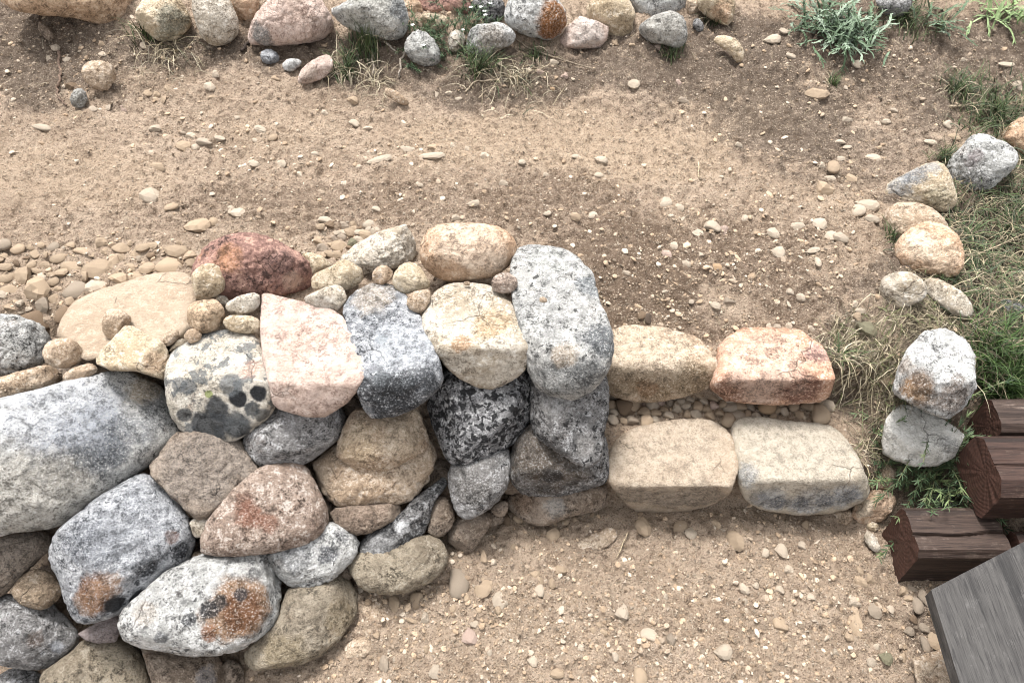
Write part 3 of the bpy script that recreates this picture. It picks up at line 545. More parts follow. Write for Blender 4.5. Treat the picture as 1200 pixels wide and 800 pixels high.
bd([(1048,457),(1056,430),(1066,408),(1084,390),(1108,385),(1131,398),(1141,417),(1141,453),(1128,476),(1110,489),(1086,480),(1060,466)], 'white', 'large white and ochre rock beside the straw', z=.375, top=.455, edge=446, tilt=.5, n=6, facets=3, rough=1.4, sharp=True,
   stains=[(1068,452,20,(170,120,66),.85),(1085,470,16,(120,92,66),.7),(1120,470,22,(134,108,88),.7),(1085,440,14,(120,104,92),.6),(1055,430,12,(190,170,150),.6)])
bd([(1035,516),(1040,494),(1048,478),(1058,474),(1076,477),(1100,490),(1120,502),(1128,509),(1118,534),(1096,545),(1072,545),(1050,538),(1037,530)], 'chalk', 'white pointed rock behind the small leafy weed', z=.165, top=.222, edge=524, tilt=.6, n=6, facets=2, sharp=True, stains=[(1117,516,12,(130,132,130),.6)])
bd([(1022,548),(1032,541),(1048,548),(1053,566),(1040,577),(1028,573),(1022,560)], 'tan', 'small tan stone between the pale slab and the weed')
bd([(998,598),(1010,580),(1020,574),(1040,575),(1051,586),(1042,602),(1028,613),(1010,614),(1000,607)], 'orange', 'cream and orange stone between the pale slab and the timber', n=5, facets=4, rough=1.3, stains=[(1008,598,12,(224,206,176),.8)])
bd([(960,602),(985,594),(996,597),(1001,608),(998,616),(974,611)], 'tan', 'flat tan stone showing under the pale slab', thick=.6)
bd([(1014,618),(1018,611),(1028,612),(1031,618),(1024,624)], 'cream', 'little cream stone below the orange one', n=4)
bd([(1012,630),(1016,620),(1026,628),(1033,644),(1026,648),(1016,638)], 'pale', 'pale elongated stone against the timber end', n=4)
bd([(1080,584),(1090,572),(1104,566),(1118,580),(1122,598),(1100,602),(1086,596)], 'gneiss', 'dark grey stone between the stacked timbers and the weed')
bd([(1162,354),(1169,350),(1185,352),(1201,359),(1206,369),(1185,370),(1167,363)], 'grey', 'flat dark grey rock lying in the grass', thick=.6)
bd([(1180,325),(1192,316),(1212,320),(1212,334),(1190,334)], 'pale', 'flat pale rock in the grass beyond the grey one', thick=.5)
bd([(1070,772),(1082,768),(1108,760),(1114,772),(1126,805),(1122,822),(1080,824)], 'tan', 'flat tan paving stone in front of the deck board', z=-.005, top=.03, p0=7, sharp=True, facets=0)

# ------------------------------------------------------------------ rocks along the far side of the path
FG = 'rocks lining the far side of the path'
def fr(outline, fam, label, **kw): return stone('border_rock', outline, fam, None, None, label, 'rock', FG, n=kw.pop('n', 5), thick=kw.pop('thick', .8), lean=kw.pop('lean', .24) * .5, **kw)
fr([(0,-18),(30,-35),(100,-40),(150,-25),(161,0),(157,15),(140,26),(130,31),(110,27),(82,20),(37,16),(15,10),(0,0)], 'orange', 'long orange tan slab at the bank top', n=6, facets=2, stains=[(80,5,60,(206,172,134),.6)])
fr([(159,19),(162,7),(172,-5),(205,-7),(217,10),(224,22),(222,33),(207,46),(190,50),(175,41),(162,28)], 'cream', 'cream rock with a mossy grey lower face', n=6, facets=4, stains=[(207,28,18,(126,128,110),.8),(190,44,14,(130,132,112),.6)])
fr([(224,2),(230,-12),(262,-12),(272,7),(280,27),(278,42),(265,52),(250,54),(237,46),(229,25)], 'pale', 'smooth pale upright oval rock', n=6, p0=2.3, facets=1, rough=.6)
fr([(268,0),(277,20),(285,33),(298,26),(305,0),(298,-20),(275,-20)], 'orange', 'tan orange rock between the pale oval and the pinkish block', lean=1.2)
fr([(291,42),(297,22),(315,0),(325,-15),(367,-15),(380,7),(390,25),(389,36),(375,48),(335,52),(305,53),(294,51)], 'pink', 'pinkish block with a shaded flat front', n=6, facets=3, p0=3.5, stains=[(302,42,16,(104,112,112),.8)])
fr([(386,12),(405,5),(420,-10),(465,-12),(476,10),(478,30),(470,46),(450,47),(420,38),(400,28)], 'lgrey', 'large grey green rock behind the tall grass tuft', n=6, facets=2, stains=[(430,15,40,(190,188,176),.7),(470,10,14,(96,104,112),.7)])
fr([(473,14),(473,-2),(490,-2),(497,15),(487,20)], 'orange', 'small orange rock beside the red brown one', lean=1.4)
fr([(493,16),(490,0),(497,-12),(542,-12),(559,15),(540,21),(515,18)], 'red', 'red brown slab above the cushion plant', lean=1.4)
fr([(492,23),(497,15),(525,19),(528,30),(520,38),(497,36)], 'cream', 'small cream rock beside the cushion plant', lean=1.0)
fr([(555,20),(550,0),(580,-8),(592,5),(590,24),(566,30)], 'gneiss', 'dark grey rock beside the white and rust boulder', lean=1.0)
fr([(473,54),(480,40),(495,35),(512,50),(518,70),(508,78),(490,76),(477,66)], 'lgrey', 'rounded grey rock set low under the cushion plant', p0=2.3, stains=[(492,55,20,(184,184,176),.6)])
fr([(526,40),(537,34),(545,42),(542,58),(532,63),(525,53)], 'pale', 'small pale rock at the right of the cushion plant')
fr([(546,46),(555,30),(570,28),(587,26),(606,40),(603,51),(585,58),(570,66),(555,64),(547,56)], 'white', 'white topped rock with a brown underside', n=6, facets=4, rough=1.2, stains=[(575,54,24,(140,124,104),.7)])
fr([(591,15),(597,0),(605,-12),(645,-12),(661,10),(664,25),(660,38),(645,47),(630,45),(605,36),(594,28)], 'white', 'boulder half white and half rust orange', n=6, p0=2.3, facets=1, stains=[(655,25,24,(166,102,46),1.,.3),(645,40,14,(150,92,46),.8)])
fr([(656,48),(664,32),(680,20),(700,26),(713,32),(711,46),(703,56),(677,57),(660,56)], 'pink', 'angular pale pink rock before the cream rock', n=6, facets=5, sharp=True, stains=[(690,32,24,(226,214,202),.7)])
fr([(685,12),(695,0),(705,-10),(730,-10),(745,15),(740,28),(741,41),(717,48),(703,40)], 'cream', 'cream knobbly rock behind the angular pink rock', n=6, lean=1.1)
fr([(735,0),(745,17),(757,26),(785,22),(803,20),(806,0),(800,-18),(740,-18)], 'white', 'white grey rock behind the rounded grey one', n=6, lean=1.3)
fr([(747,37),(752,27),(772,16),(790,13),(802,22),(805,40),(803,51),(792,57),(780,52),(760,50)], 'lgrey', 'rounded warm grey rock before the white grey one', n=6, facets=2, stains=[(775,32,30,(176,170,156),.7)])
fr([(804,0),(810,-8),(818,0),(819,15),(807,20)], 'tan', 'small upright tan stone between two pale rocks', lean=1.2)
fr([(817,0),(822,-14),(852,-14),(862,0),(857,30),(842,28),(820,13)], 'cream', 'cream and orange rock at the end of the row', stains=[(850,15,14,(206,160,120),.8)])
fr([(811,28),(817,20),(825,29),(823,38),(815,37)], 'grey', 'little grey stone below the cream and orange rock', n=4)
fr([(831,45),(853,40),(866,48),(872,60),(871,70),(864,75),(855,62)], 'cream', 'flat cream stone bedded in dark soil', thick=.4, lean=.2)
fr([(1022,-6),(1070,-8),(1067,12),(1050,22),(1034,16)], 'grey', 'grey rock in grass behind the silvery plant')
fr([(95,80),(105,71),(120,70),(131,75),(138,87),(133,100),(122,108),(107,103),(99,94)], 'tan', 'flat tan stone bedded in the slope by the bent root', thick=.45, lean=.2)
fr([(82,114),(88,104),(99,105),(103,116),(98,127),(85,125)], 'grey', 'small rounded grey stone by the bent root', stains=[(92,114,14,(170,166,150),.6)])
fr([(42,30),(48,24),(58,34),(66,45),(60,51),(50,42)], 'brown', 'brown elongated stone on the dark slope', thick=.6)
fr([(349,92),(356,78),(372,68),(385,64),(391,74),(386,87),(370,96),(352,99)], 'pink', 'pinkish stone below the pinkish block', n=5, stains=[(360,84,12,(176,160,140),.5)])
fr([(305,62),(314,57),(326,62),(328,73),(315,76),(306,71)], 'blue', 'small blue grey stone below the pinkish block', n=4)
fr([(330,76),(338,68),(352,70),(354,76),(343,84),(333,83)], 'white', 'small white grey stone near the pinkish stone', n=4)
fr([(445,104),(455,102),(475,114),(482,122),(474,125),(455,114)], 'tan', 'soil covered tan stone at the foot of the bank', n=4, thick=.4, lean=.2)

# half buried stones in the lower ground
LG = 'half buried stones in the lower ground'
def lo(outline, fam, label, **kw): return stone('bedded_stone', outline, fam, None, None, label, 'stone', LG, n=5, thick=.34, lean=.62, **kw)
lo([(421,710),(435,703),(448,706),(463,726),(460,738),(445,738),(430,731)], 'tan', 'tan stone half buried beside the wall foot')
lo([(400,760),(412,750),(427,744),(440,756),(432,768),(418,777),(403,774)], 'tan', 'flat tan stone level with the lower ground near the wall')
lo([(662,645),(683,630),(722,614),(724,630),(700,648),(667,650)], 'tan', 'long flat tan stone bedded in front of the wall end')

# ------------------------------------------------------------------ timber
def wood_mat(name, c1, c2, dk, ring=False, axis=0, scale=1.0, worn=None):
    t = NT(name); co = t.coord()
    s = [1.0, 1.0, 1.0]; s[axis] = 0.045
    if ring:
        v = t.mapping(co, scale=(0.2, 1, 1)); dist = t.noise(t.mapping(co, scale=(1, 1, 1)), 14, 3)
        w = t.node('ShaderNodeTexWave', wave_type='RINGS', rings_direction='X'); t.l.new(v, w.inputs['Vector']); w.inputs['Scale'].default_value = 30
        w.inputs['Distortion'].default_value = 2.2; w.inputs['Detail'].default_value = 3; w.inputs['Detail Scale'].default_value = 1.2
        col = t.mix(t.math('MULTIPLY', w.outputs['Fac'], .6), srgb(*c1), srgb(*c2)); h = t.math('MULTIPLY', w.outputs['Fac'], .45)
        n = t.noise(co, 60, 5, 0.7); col = t.mix(t.ramp(n, 0.5, 0.75, 0, 0.6), col, srgb(*dk))
        h = t.math('ADD', t.math('MULTIPLY', h, 0.5), n)
    else:
        v = t.mapping(co, scale=tuple(s)); g = t.noise(v, 110 * scale, 6, 0.7, 0.15); g2 = t.noise(v, 26 * scale, 4, 0.6, 0.3)
        col = t.mix(t.ramp(g, 0.36, 0.64), srgb(*c1), srgb(*c2)); col = t.mix(t.ramp(g2, 0.52, 0.66, 0, 0.75), col, srgb(*dk))
        fine = t.noise(v, 420 * scale, 3, 0.6); col = t.mix(t.ramp(fine, 0.52, 0.66, 0, 0.7), col, srgb(*dk))
        h = t.math('ADD', t.math('ADD', g, t.math('MULTIPLY', g2, 0.6)), t.math('MULTIPLY', fine, 0.4))
        if worn:
            wn_ = t.noise(co, 22, 5, 0.7); col = t.mix(t.math('MULTIPLY', t.ramp(wn_, 0.52, 0.72), t.ramp(fine, 0.56, 0.40)), col, srgb(*worn))
    t.l.new(col, t.b.inputs['Base Color']); t.l.new(t.bump(h, 0.6, 0.004), t.b.inputs['Normal']); t.b.inputs['Roughness'].default_value = 0.7
    return t.m
M_BEAM = wood_mat('stained_timber', (66, 49, 42), (50, 36, 31), (28, 22, 20), worn=(92, 78, 69))
M_BEAM2 = wood_mat('weathered_timber', (70, 57, 50), (53, 42, 37), (28, 23, 21), worn=(106, 94, 86))
M_END = wood_mat('timber_end_grain', (70, 48, 40), (56, 38, 32), (32, 24, 21), ring=True)
M_DECK = wood_mat('grey_deck_board', (72, 70, 68), (56, 54, 53), (32, 31, 31), axis=1, worn=(90, 88, 86))
def beam(x0, x1, y0, y1, z0, z1, label, mat, cracks=(), ch=0.016, seed=1, rz=0.0):
    """timber with chamfered edges, checks sunk into its top and front, and end faces of its own"""
    prof = []   # (y, z) counter-clockwise seen from -X ... front-bottom, front-top, back-top, back-bottom
    def line(a, b, n):
        for i in range(n): prof.append((a[0] + (b[0] - a[0]) * i / n, a[1] + (b[1] - a[1]) * i / n))
    line((y0, z0 + ch * .6), (y0, z1 - ch), 16); line((y0, z1 - ch), (y0 + ch, z1), 3); line((y0 + ch, z1), (y1 - ch, z1), 40)
    line((y1 - ch, z1), (y1, z1 - ch), 3); line((y1, z1 - ch), (y1, z0), 8); line((y1, z0), (y0 + ch * .6, z0), 8); line((y0 + ch * .6, z0), (y0, z0 + ch * .6), 2)
    prof = np.array(prof); m = len(prof); yc, zc = prof.mean(0); nseg = 70
    V = []
    for k in range(nseg + 1):
        f = k / nseg; x = x0 + (x1 - x0) * f
        P3 = np.stack([np.full(m, x * 3.0), prof[:, 0] * 30, prof[:, 1] * 30], 1)
        P4 = np.stack([np.full(m, x * 6.0), prof[:, 0] * 160, prof[:, 1] * 160], 1)
        dv = 0.003 * fbm(P3, 2, seed) + 0.0016 * fbm(P4, 2, seed + 1)
        n_ = prof - np.array([yc, zc]); n_ = n_ / np.linalg.norm(n_, axis=1)[:, None]
        q = prof + n_ * dv[:, None]
        for (cy, cz, wd, dp) in cracks:
            wob = 0.006 * float(vnoise(np.array([[x * 9, cy * 50, seed]]), seed)[0])
            dd = np.hypot(prof[:, 0] - cy - wob, prof[:, 1] - cz); q = q - n_ * (dp * np.clip(1 - dd / wd, 0, 1))[:, None]
        V.append(np.stack([np.full(m, x) + 0.0025 * fbm(P3 * 1.7, 2, seed + 4), q[:, 0], q[:, 1]], 1))
    V = np.concatenate(V); F = []
    for k in range(nseg):
        for i in range(m):
            j = (i + 1) % m; F.append((k * m + i, k * m + j, (k + 1) * m + j, (k + 1) * m + i))
    c = np.array([(x0 + x1) / 2, yc, zc]); Vl = V - c
    # end faces: concentric rings so that the end grain has its own relief
    base = len(Vl); ends = []
    for e, k in ((0, 0), (1, nseg)):
        ring = Vl[k * m:(k + 1) * m]; cen = ring.mean(0); prev = list(range(k * m, (k + 1) * m))
        for s in (0.75, 0.5, 0.25):
            st = len(Vl); nr = cen + (ring - cen) * s; nr[:, 0] += (0.002 if e else -0.002) * fbm(nr * 90 + seed, 2, seed + 6); Vl = np.concatenate([Vl, nr]); cur = list(range(st, st + m))
            for i in range(m):
                j = (i + 1) % m; q = (prev[i], cur[i], cur[j], prev[j]); ends.append(q if e == 0 else q[::-1])
            prev = cur
        st = len(Vl); Vl = np.concatenate([Vl, cen[None]])
        for i in range(m):
            j = (i + 1) % m; q = (prev[i], st, st, prev[j]); ends.append(q if e == 0 else q[::-1])
    me = bpy.data.meshes.new('timber_beam'); allf = F + [tuple(dict.fromkeys(q)) for q in ends]
    me.from_pydata(Vl.tolist(), [], allf); me.materials.append(mat); me.materials.append(M_END)
    for i, p in enumerate(me.polygons):
        p.material_index = 1 if i >= len(F) else 0; p.use_smooth = False
    bm = bmesh.new(); bm.from_mesh(me); bmesh.ops.recalc_face_normals(bm, faces=bm.faces); bm.to_mesh(me); bm.free()
    o = obj('timber_beam', me, None, None, c); o.rotation_euler = (0, 0, rz)
    return tag(o, label, 'timber beam', 'timbers of the deck stair')
beam(1.005, 1.234, .866, 1.006, -.02, .15, 'short dark brown timber block lying on the ground with a split top', M_BEAM2, cracks=[(.925, .15, .0055, .012)], seed=3)
beam(1.178, 2.1, .957, 1.134, .155, .305, 'dark brown timber with round growth rings on its end, resting on the short block', M_BEAM, cracks=[(1.03, .305, .004, .008), (1.075, .305, .003, .005)], ch=.03, seed=8)
beam(1.25, 2.1, 1.142, 1.245, .10, .295, 'dark brown timber behind the ringed timber, with a grey worn top', M_BEAM2, cracks=[], seed=14)
beam(1.262, 1.42, .70, .94, -.05, .148, 'shaded dark brown timber under the deck board', M_BEAM, seed=21)
def deck():
    zt, th = .30, .038
    A = at_z(1092, 690, zt); B = at_z(1200, 634, zt); D_ = at_z(1126, 802, zt)
    e1 = (B - A) / np.linalg.norm(B - A); e2 = (D_ - A) / np.linalg.norm(D_ - A)
    W, L = .62, .62; nu, nv = 60, 50; c = A + e1 * W / 2 + e2 * L / 2; V = []; F = []
    for i in range(nu + 1):
        for j in range(nv + 1):
            u, v = i / nu, j / nv; p = A + e1 * W * u + e2 * L * v
            V.append(p)
    V = np.array(V)
    V[:, 2] += 0.0012 * fbm(np.stack([V[:, 0] * 130, V[:, 1] * 5, V[:, 0] * 0], 1), 2, 77)
    rim = min(nu, nv)
    for i in range(nu + 1):
        for j in range(nv + 1):
            if i in (0, nu) or j in (0, nv): V[i * (nv + 1) + j, 2] -= 0.003
    T = V.copy(); Bt = V.copy(); Bt[:, 2] = zt - th; n0 = len(V); V = np.concatenate([T, Bt]) - c
    I = lambda i, j: i * (nv + 1) + j
    for i in range(nu):
        for j in range(nv):
            F.append((I(i, j), I(i, j + 1), I(i + 1, j + 1), I(i + 1, j))); F.append((n0 + I(i, j), n0 + I(i + 1, j), n0 + I(i + 1, j + 1), n0 + I(i, j + 1)))
    for i in range(nu):
        F.append((I(i, 0), I(i + 1, 0), n0 + I(i + 1, 0), n0 + I(i, 0))); F.append((I(i, nv), n0 + I(i, nv), n0 + I(i + 1, nv), I(i + 1, nv)))
    for j in range(nv):
        F.append((I(0, j), n0 + I(0, j), n0 + I(0, j + 1), I(0, j + 1))); F.append((I(nu, j), I(nu, j + 1), n0 + I(nu, j + 1), n0 + I(nu, j)))
    me = bpy.data.meshes.new('deck_board'); me.from_pydata(V.tolist(), [], F)
    bm = bmesh.new(); bm.from_mesh(me); bmesh.ops.recalc_face_normals(bm, faces=bm.faces); bm.to_mesh(me); bm.free()
    o = obj('deck_board', me, M_DECK, None, c); tag(o, 'weathered grey deck board with an angled end above the ground', 'deck board')
    # two bearers under it
    return o
deck()
beam(1.10, 1.26, .44, .56, -.05, .2585, 'square timber block propping up the grey deck board from below', M_BEAM, seed=25)

# ------------------------------------------------------------------ pebbles
TONES = {'w': (208, 192, 172), 't': (192, 170, 145), 'g': (170, 155, 138), 'b': (140, 119, 98), 'o': (196, 165, 132), 'p': (202, 178, 164), 'd': (96, 84, 74), 'v': (140, 136, 112)}
def pebble_mat(k):
    t = NT('pebble_' + k); co = t.coord(); inf = t.node('ShaderNodeObjectInfo').outputs['Random']; c = TONES[k]
    v = t.vmath('ADD', co, inf).outputs[0]
    a = t.noise(v, 60, 5, 0.65); b = t.noise(v, 320, 3, 0.7)
    col = t.mix(t.ramp(a, 0.35, 0.65), srgb(*c), srgb(*[x * .86 for x in c])); col = t.mix(t.ramp(b, 0.52, 0.68, 0, 0.55), col, srgb(*[x * .6 for x in c]))
    col = t.mix(t.ramp(b, 0.45, 0.33, 0, 0.5), col, srgb(*[min(255, x * 1.14) for x in c]))
    soil = t.mix(t.ramp(b, .4, .6), nat((178, 151, 123), .8), nat((140, 117, 95), .8)); col = t.mix(t.ramp(t.noise(v, 36, 5, .75), .50, .66, 0, .55), col, soil)
    col = t.mix(0.3, col, t.mix(inf, srgb(*[x * .80 for x in c]), srgb(*[min(245, x * 1.12) for x in c])))
    t.l.new(col, t.b.inputs['Base Color']); t.l.new(t.bump(t.math('ADD', a, t.math('MULTIPLY', b, .5)), 0.9, 0.005), t.b.inputs['Normal'])
    return t.m
PM = {k: pebble_mat(k) for k in TONES}
def pebble_shape(seed, n, nf, hard=10.0):
    rg = np.random.default_rng(seed); V, F = ico(n); S = np.ones(len(V))
    for _ in range(nf):
        d = rg.normal(size=3); d /= np.linalg.norm(d); S = S + (rg.uniform(.42, .85) / np.maximum(V @ d, 1e-6)) ** -hard
    r = S ** (-1 / hard); r = r * (1 + .10 * fbm(V * 1.6 + seed, 3, seed)); return V * r[:, None], F
PSH = [pebble_shape(300 + i, 2 if i % 3 else 3, 8 if i % 3 else 6, 60 if i % 3 else 12) for i in range(9)]
PME = {}
def pebble(px, py, rx, ry, tone, label, group, seat=None, name='pebble', cat='pebble', rounded=False):
    G = on_ground(px, py + .45 * ry); dep = (G - C0) @ FWD; k = dep / FPX
    i = random.choice((0, 3, 6)) if rounded and random.random() < .7 else random.randrange(9); key = (i, tone)
    if key not in PME:
        PME[key] = np_mesh('pebble', PSH[i][0], PSH[i][1], smooth=i % 3 == 0); PME[key].materials.append(PM[tone])
    o = bpy.data.objects.new(name, PME[key]); COL.objects.link(o)
    ax, ay = rx * k * 1.28, ry * k * 1.5; az = max(min(ax, ay) * .62, .004)
    o.scale = (ax, ay, az); o.rotation_euler = (random.uniform(-.2, .2), random.uniform(-.2, .2), random.uniform(-.35, .35))
    o.location = (G[0], G[1] + ay * .4, G[2] + az * (seat if seat is not None else random.uniform(-.1, .25)))
    return tag(o, label, cat, group)
UPL, UPG = 'small pale pebble lying on the upper dirt path', 'pebbles on the upper path'
LOL, LOG = 'small pebble lying on the lower dirt ground before the steps', 'pebbles on the lower ground'
WKL, WKG = 'small tan stone in the rubble strip behind the wall top', 'rubble stones behind the wall'
TRL, TRG = 'small rounded pebble filling the tread between the two stone steps', 'pebbles on the step tread'
BML, BMG = 'small stone in the gap between the timbers and the ground', 'pebbles beside the timbers'
UP_LIST = """65,57,6,4,w 57,68,5,4,w 79,69,6,4,w 120,52,8,6,t 120,63,5,3,w 170,53,6,5,w 80,100,9,8,b 252,87,5,5,w 247,102,8,6,w 246,115,7,4,t 196,103,4,5,t 173,109,5,4,t
183,111,5,4,t 183,117,4,3,t 192,116,5,5,t 165,115,4,3,t 149,117,5,2,w 127,126,5,4,w 143,127,7,4,p 109,127,5,3,w 93,132,6,3,t 46,148,11,4,w 180,151,7,5,w 177,179,5,3,w 214,172,9,7,t 223,159,6,4,w
238,167,9,5,w 256,163,7,4,w 229,173,5,4,w 277,137,4,3,w 237,153,4,3,w 215,156,4,3,g 184,195,9,6,t 177,231,14,9,w 230,267,14,9,t 247,260,6,5,t 278,251,8,7,w 271,247,4,5,w 270,243,5,3,w 197,243,9,4,t
322,92,5,4,t 380,133,6,4,w 412,118,7,6,t 512,110,7,5,w 525,109,4,4,w 537,115,4,2,w 414,145,6,4,w 430,150,6,3,w 436,178,7,4,w 443,188,14,5,w 478,174,8,5,w 504,184,15,5,w 506,172,7,5,t 530,171,4,4,w
547,175,4,4,w 568,183,8,4,w 297,190,6,5,w 330,192,7,5,w 300,165,6,3,w 318,161,6,4,t 303,152,10,5,w 633,85,7,4,p 660,89,5,7,p 649,73,7,4,w 647,103,5,7,o 621,82,3,6,w 743,97,6,6,w 795,97,6,4,p 772,56,10,5,p
740,53,4,3,t 722,50,5,4,t 801,118,9,4,g 663,122,4,3,w 673,183,6,3,w 704,187,7,5,w 779,237,8,6,w 796,243,7,5,w 787,253,3,3,w 835,266,9,6,w 818,272,6,6,w 850,270,8,6,p 874,255,9,5,w 909,275,9,6,w 936,265,8,6,w
960,262,8,8,w 975,275,7,7,w 988,280,10,6,w 788,287,8,6,w 782,297,6,6,p 805,309,5,5,w 838,313,9,5,o 820,299,5,4,w 736,320,6,4,w 779,342,4,3,w 838,359,6,6,w 855,353,7,4,g 809,353,4,4,w 760,373,7,6,d 750,370,6,4,b
912,296,7,8,w 950,292,9,5,w 958,307,4,6,w 968,222,15,9,t 975,196,8,9,t 973,209,7,4,w 964,194,5,4,w 983,185,8,4,w 999,209,7,5,t 1017,240,12,7,w 1003,247,10,7,w 1025,258,9,6,w 940,348,7,6,w 927,343,5,4,w
903,382,5,5,w 912,383,5,4,w 923,382,6,5,w 951,385,7,5,w 1004,356,7,5,w 1011,364,8,4,w 1007,371,6,6,t 1018,386,13,9,v 1040,441,9,8,t 986,429,5,6,p 969,475,10,8,w 1170,298,6,5,w 957,108,13,8,t 1006,75,6,5,w
993,140,9,4,w 1047,129,5,4,w 1030,145,5,3,w 1040,143,6,4,w 1088,166,10,4,w 1113,145,7,5,w 985,167,6,3,w 993,172,5,3,w 1023,184,8,5,w 905,47,9,6,w 920,35,5,5,w 925,65,7,5,w 1120,160,7,4,t 693,252,6,4,w
675,254,7,5,t 640,250,5,3,w 555,238,8,4,w 535,255,9,4,w 440,245,5,3,w 380,258,8,4,w 430,262,7,5,w 415,268,5,4,t 395,285,7,6,t 378,290,6,5,g 402,273,5,4,w 412,287,8,7,v 420,272,6,4,w 388,298,8,4,t 866,170,6,3,w
700,205,6,3,w 590,215,7,4,w 610,190,5,3,w 490,215,6,3,w 350,205,6,4,w 420,195,6,3,w 370,180,5,3,w 640,205,5,3,w 1195,100,8,6,w 1180,75,9,4,w 1155,48,6,3,w 1130,70,5,3,w"""
WK_LIST = """97,296,14,5,t 122,296,6,5,t 82,312,10,6,t 112,315,14,11,t 129,310,7,11,t 98,322,8,7,t 135,326,11,9,t 153,314,9,5,t 171,314,8,6,t 155,324,12,6,t 193,310,16,9,t 205,295,13,8,t 211,307,6,5,b 113,335,17,9,w
84,340,14,9,g 25,322,16,12,t 12,340,11,6,t 40,343,16,14,t 49,357,12,10,g 65,351,8,7,t 70,368,11,11,b 8,361,12,5,t 31,361,6,3,w 82,353,6,5,t 20,355,5,5,w 45,374,24,11,b 220,300,8,6,t 225,308,7,5,t 60,330,7,5,t 5,325,8,7,t"""
LO_LIST = """656,669,7,7,t 627,673,5,4,t 633,681,5,5,t 648,683,5,6,t 632,692,5,7,w 533,686,13,13,g 566,688,9,10,t 587,702,8,9,w 585,715,5,5,t 490,703,9,9,t 498,726,7,6,w 482,727,8,5,t 462,708,8,9,t 548,750,10,10,p 555,731,5,4,w
450,779,7,8,g 462,773,4,6,w 510,787,7,6,w 624,775,5,6,w 655,790,9,5,t 728,719,8,10,w 707,741,5,4,t 703,733,4,3,t 696,738,4,3,t 760,746,10,7,w 757,619,11,10,t 788,751,6,6,g 799,617,6,6,t 592,609,9,7,b 607,608,6,5,t 647,627,8,8,t
662,612,4,4,t 674,609,4,4,t 748,795,9,8,t 566,655,4,8,t 797,618,7,6,t 810,625,6,6,w 863,634,11,11,t 840,614,5,5,t 916,646,6,8,w 925,669,8,5,w 896,648,5,4,w 874,691,6,6,w 885,686,4,4,w 873,705,5,4,w 875,715,4,3,w 914,692,5,4,w
915,733,8,8,t 851,727,4,4,t 848,765,9,8,w 826,762,5,5,g 870,777,4,4,w 822,781,5,4,w 899,782,4,4,t 1009,670,5,5,t 1010,682,7,6,t 1021,680,8,7,t 1002,707,10,6,w 1005,733,9,17,t 1026,716,7,7,g 1044,714,4,5,w 1019,771,7,8,w
1039,772,7,7,v 1029,758,5,4,w 997,747,5,5,t 946,614,6,5,t 940,640,5,4,w 530,712,4,5,t 600,640,4,4,t 545,700,4,4,t 680,760,4,4,w 720,770,4,4,w 780,700,4,4,w 950,700,5,4,w 980,765,5,4,w 500,760,5,4,t 440,745,4,4,t 575,765,4,4,w"""
BM_LIST = "1075,710,7,7,g 1060,694,7,5,t 1065,702,6,4,t 1085,700,7,10,g 1094,718,6,6,b 1083,737,6,7,g 1084,756,5,7,g 1098,752,8,8,t 1072,725,5,5,b 1066,740,5,5,g 1090,775,5,6,b 1060,770,5,5,t 1070,690,5,4,g"
MARKS = [(75, 95, 'near the bent brownish root'), (200, 90, 'below the cream mossy rock'), (340, 90, 'below the pinkish block'), (450, 130, 'below the tall grass tuft'), (560, 130, 'below the white topped rock'),
 (650, 95, 'beside the long grey twig'), (760, 80, 'below the rounded warm grey rock'), (870, 70, 'near the flat cream stone in dark soil'), (985, 100, 'near the silvery plant'), (1110, 120, 'near the pale stick on gravel'),
 (1060, 170, 'beside the long cream border rock'), (990, 250, 'on the path beside the flat topped tan rock'), (1010, 370, 'beside the straw covered pale rock'), (1040, 450, 'beside the large white and ochre rock'), (1170, 300, 'in the grass beyond the border rocks'),
 (50, 160, 'on the bare left stretch of the upper path'), (230, 165, 'in the stony patch of the upper path'), (180, 240, 'on the path behind the broad tan slab'), (260, 255, 'on the path behind the reddish brown capstone'), (320, 180, 'on the middle of the upper path'),
 (400, 280, 'in the heap behind the pale angular capstone'), (490, 180, 'in the pebbly streak along the upper path'), (560, 230, 'on the path behind the orange oval boulder'), (690, 220, 'on the path behind the end capstone'), (790, 260, 'in the dark soil of the upper path'),
 (870, 280, 'on the stony dark part of the upper path'), (840, 360, 'in the dark soil behind the upper step'), (930, 370, 'behind the reddish step slab'),
 (480, 720, 'at the foot of the olive grey wall stone'), (560, 700, 'in front of the dark banded wall stones'), (540, 770, 'on the lower ground beside the bedded stones'), (650, 680, 'in front of the end of the wall'), (640, 620, 'against the base of the wall end'),
 (720, 740, 'on the open lower ground before the tan slab'), (780, 620, 'just below the tan lower slab'), (880, 650, 'just below the pale lower slab'), (880, 710, 'in the cluster on the lower ground'), (850, 770, 'on the lower ground far before the steps'), (1010, 690, 'on the lower ground beside the timber block'), (1020, 750, 'on the lower ground before the deck board')]
TN = {'w': 'whitish', 't': 'tan', 'g': 'grey', 'b': 'brown', 'o': 'orange tan', 'p': 'pinkish', 'd': 'dark', 'v': 'olive'}
def plabel(x, y, rx, ry, t):
    m = min(MARKS, key=lambda q: (q[0] - x) ** 2 + (1.4 * (q[1] - y)) ** 2)[2]; r = max(rx, ry); lon = rx > 1.7 * ry or ry > 1.5 * rx
    return ('larger ' if r >= 9 else 'small ' if r >= 6 else 'tiny ') + ('elongated ' if lon else '') + TN[t] + ' pebble ' + m
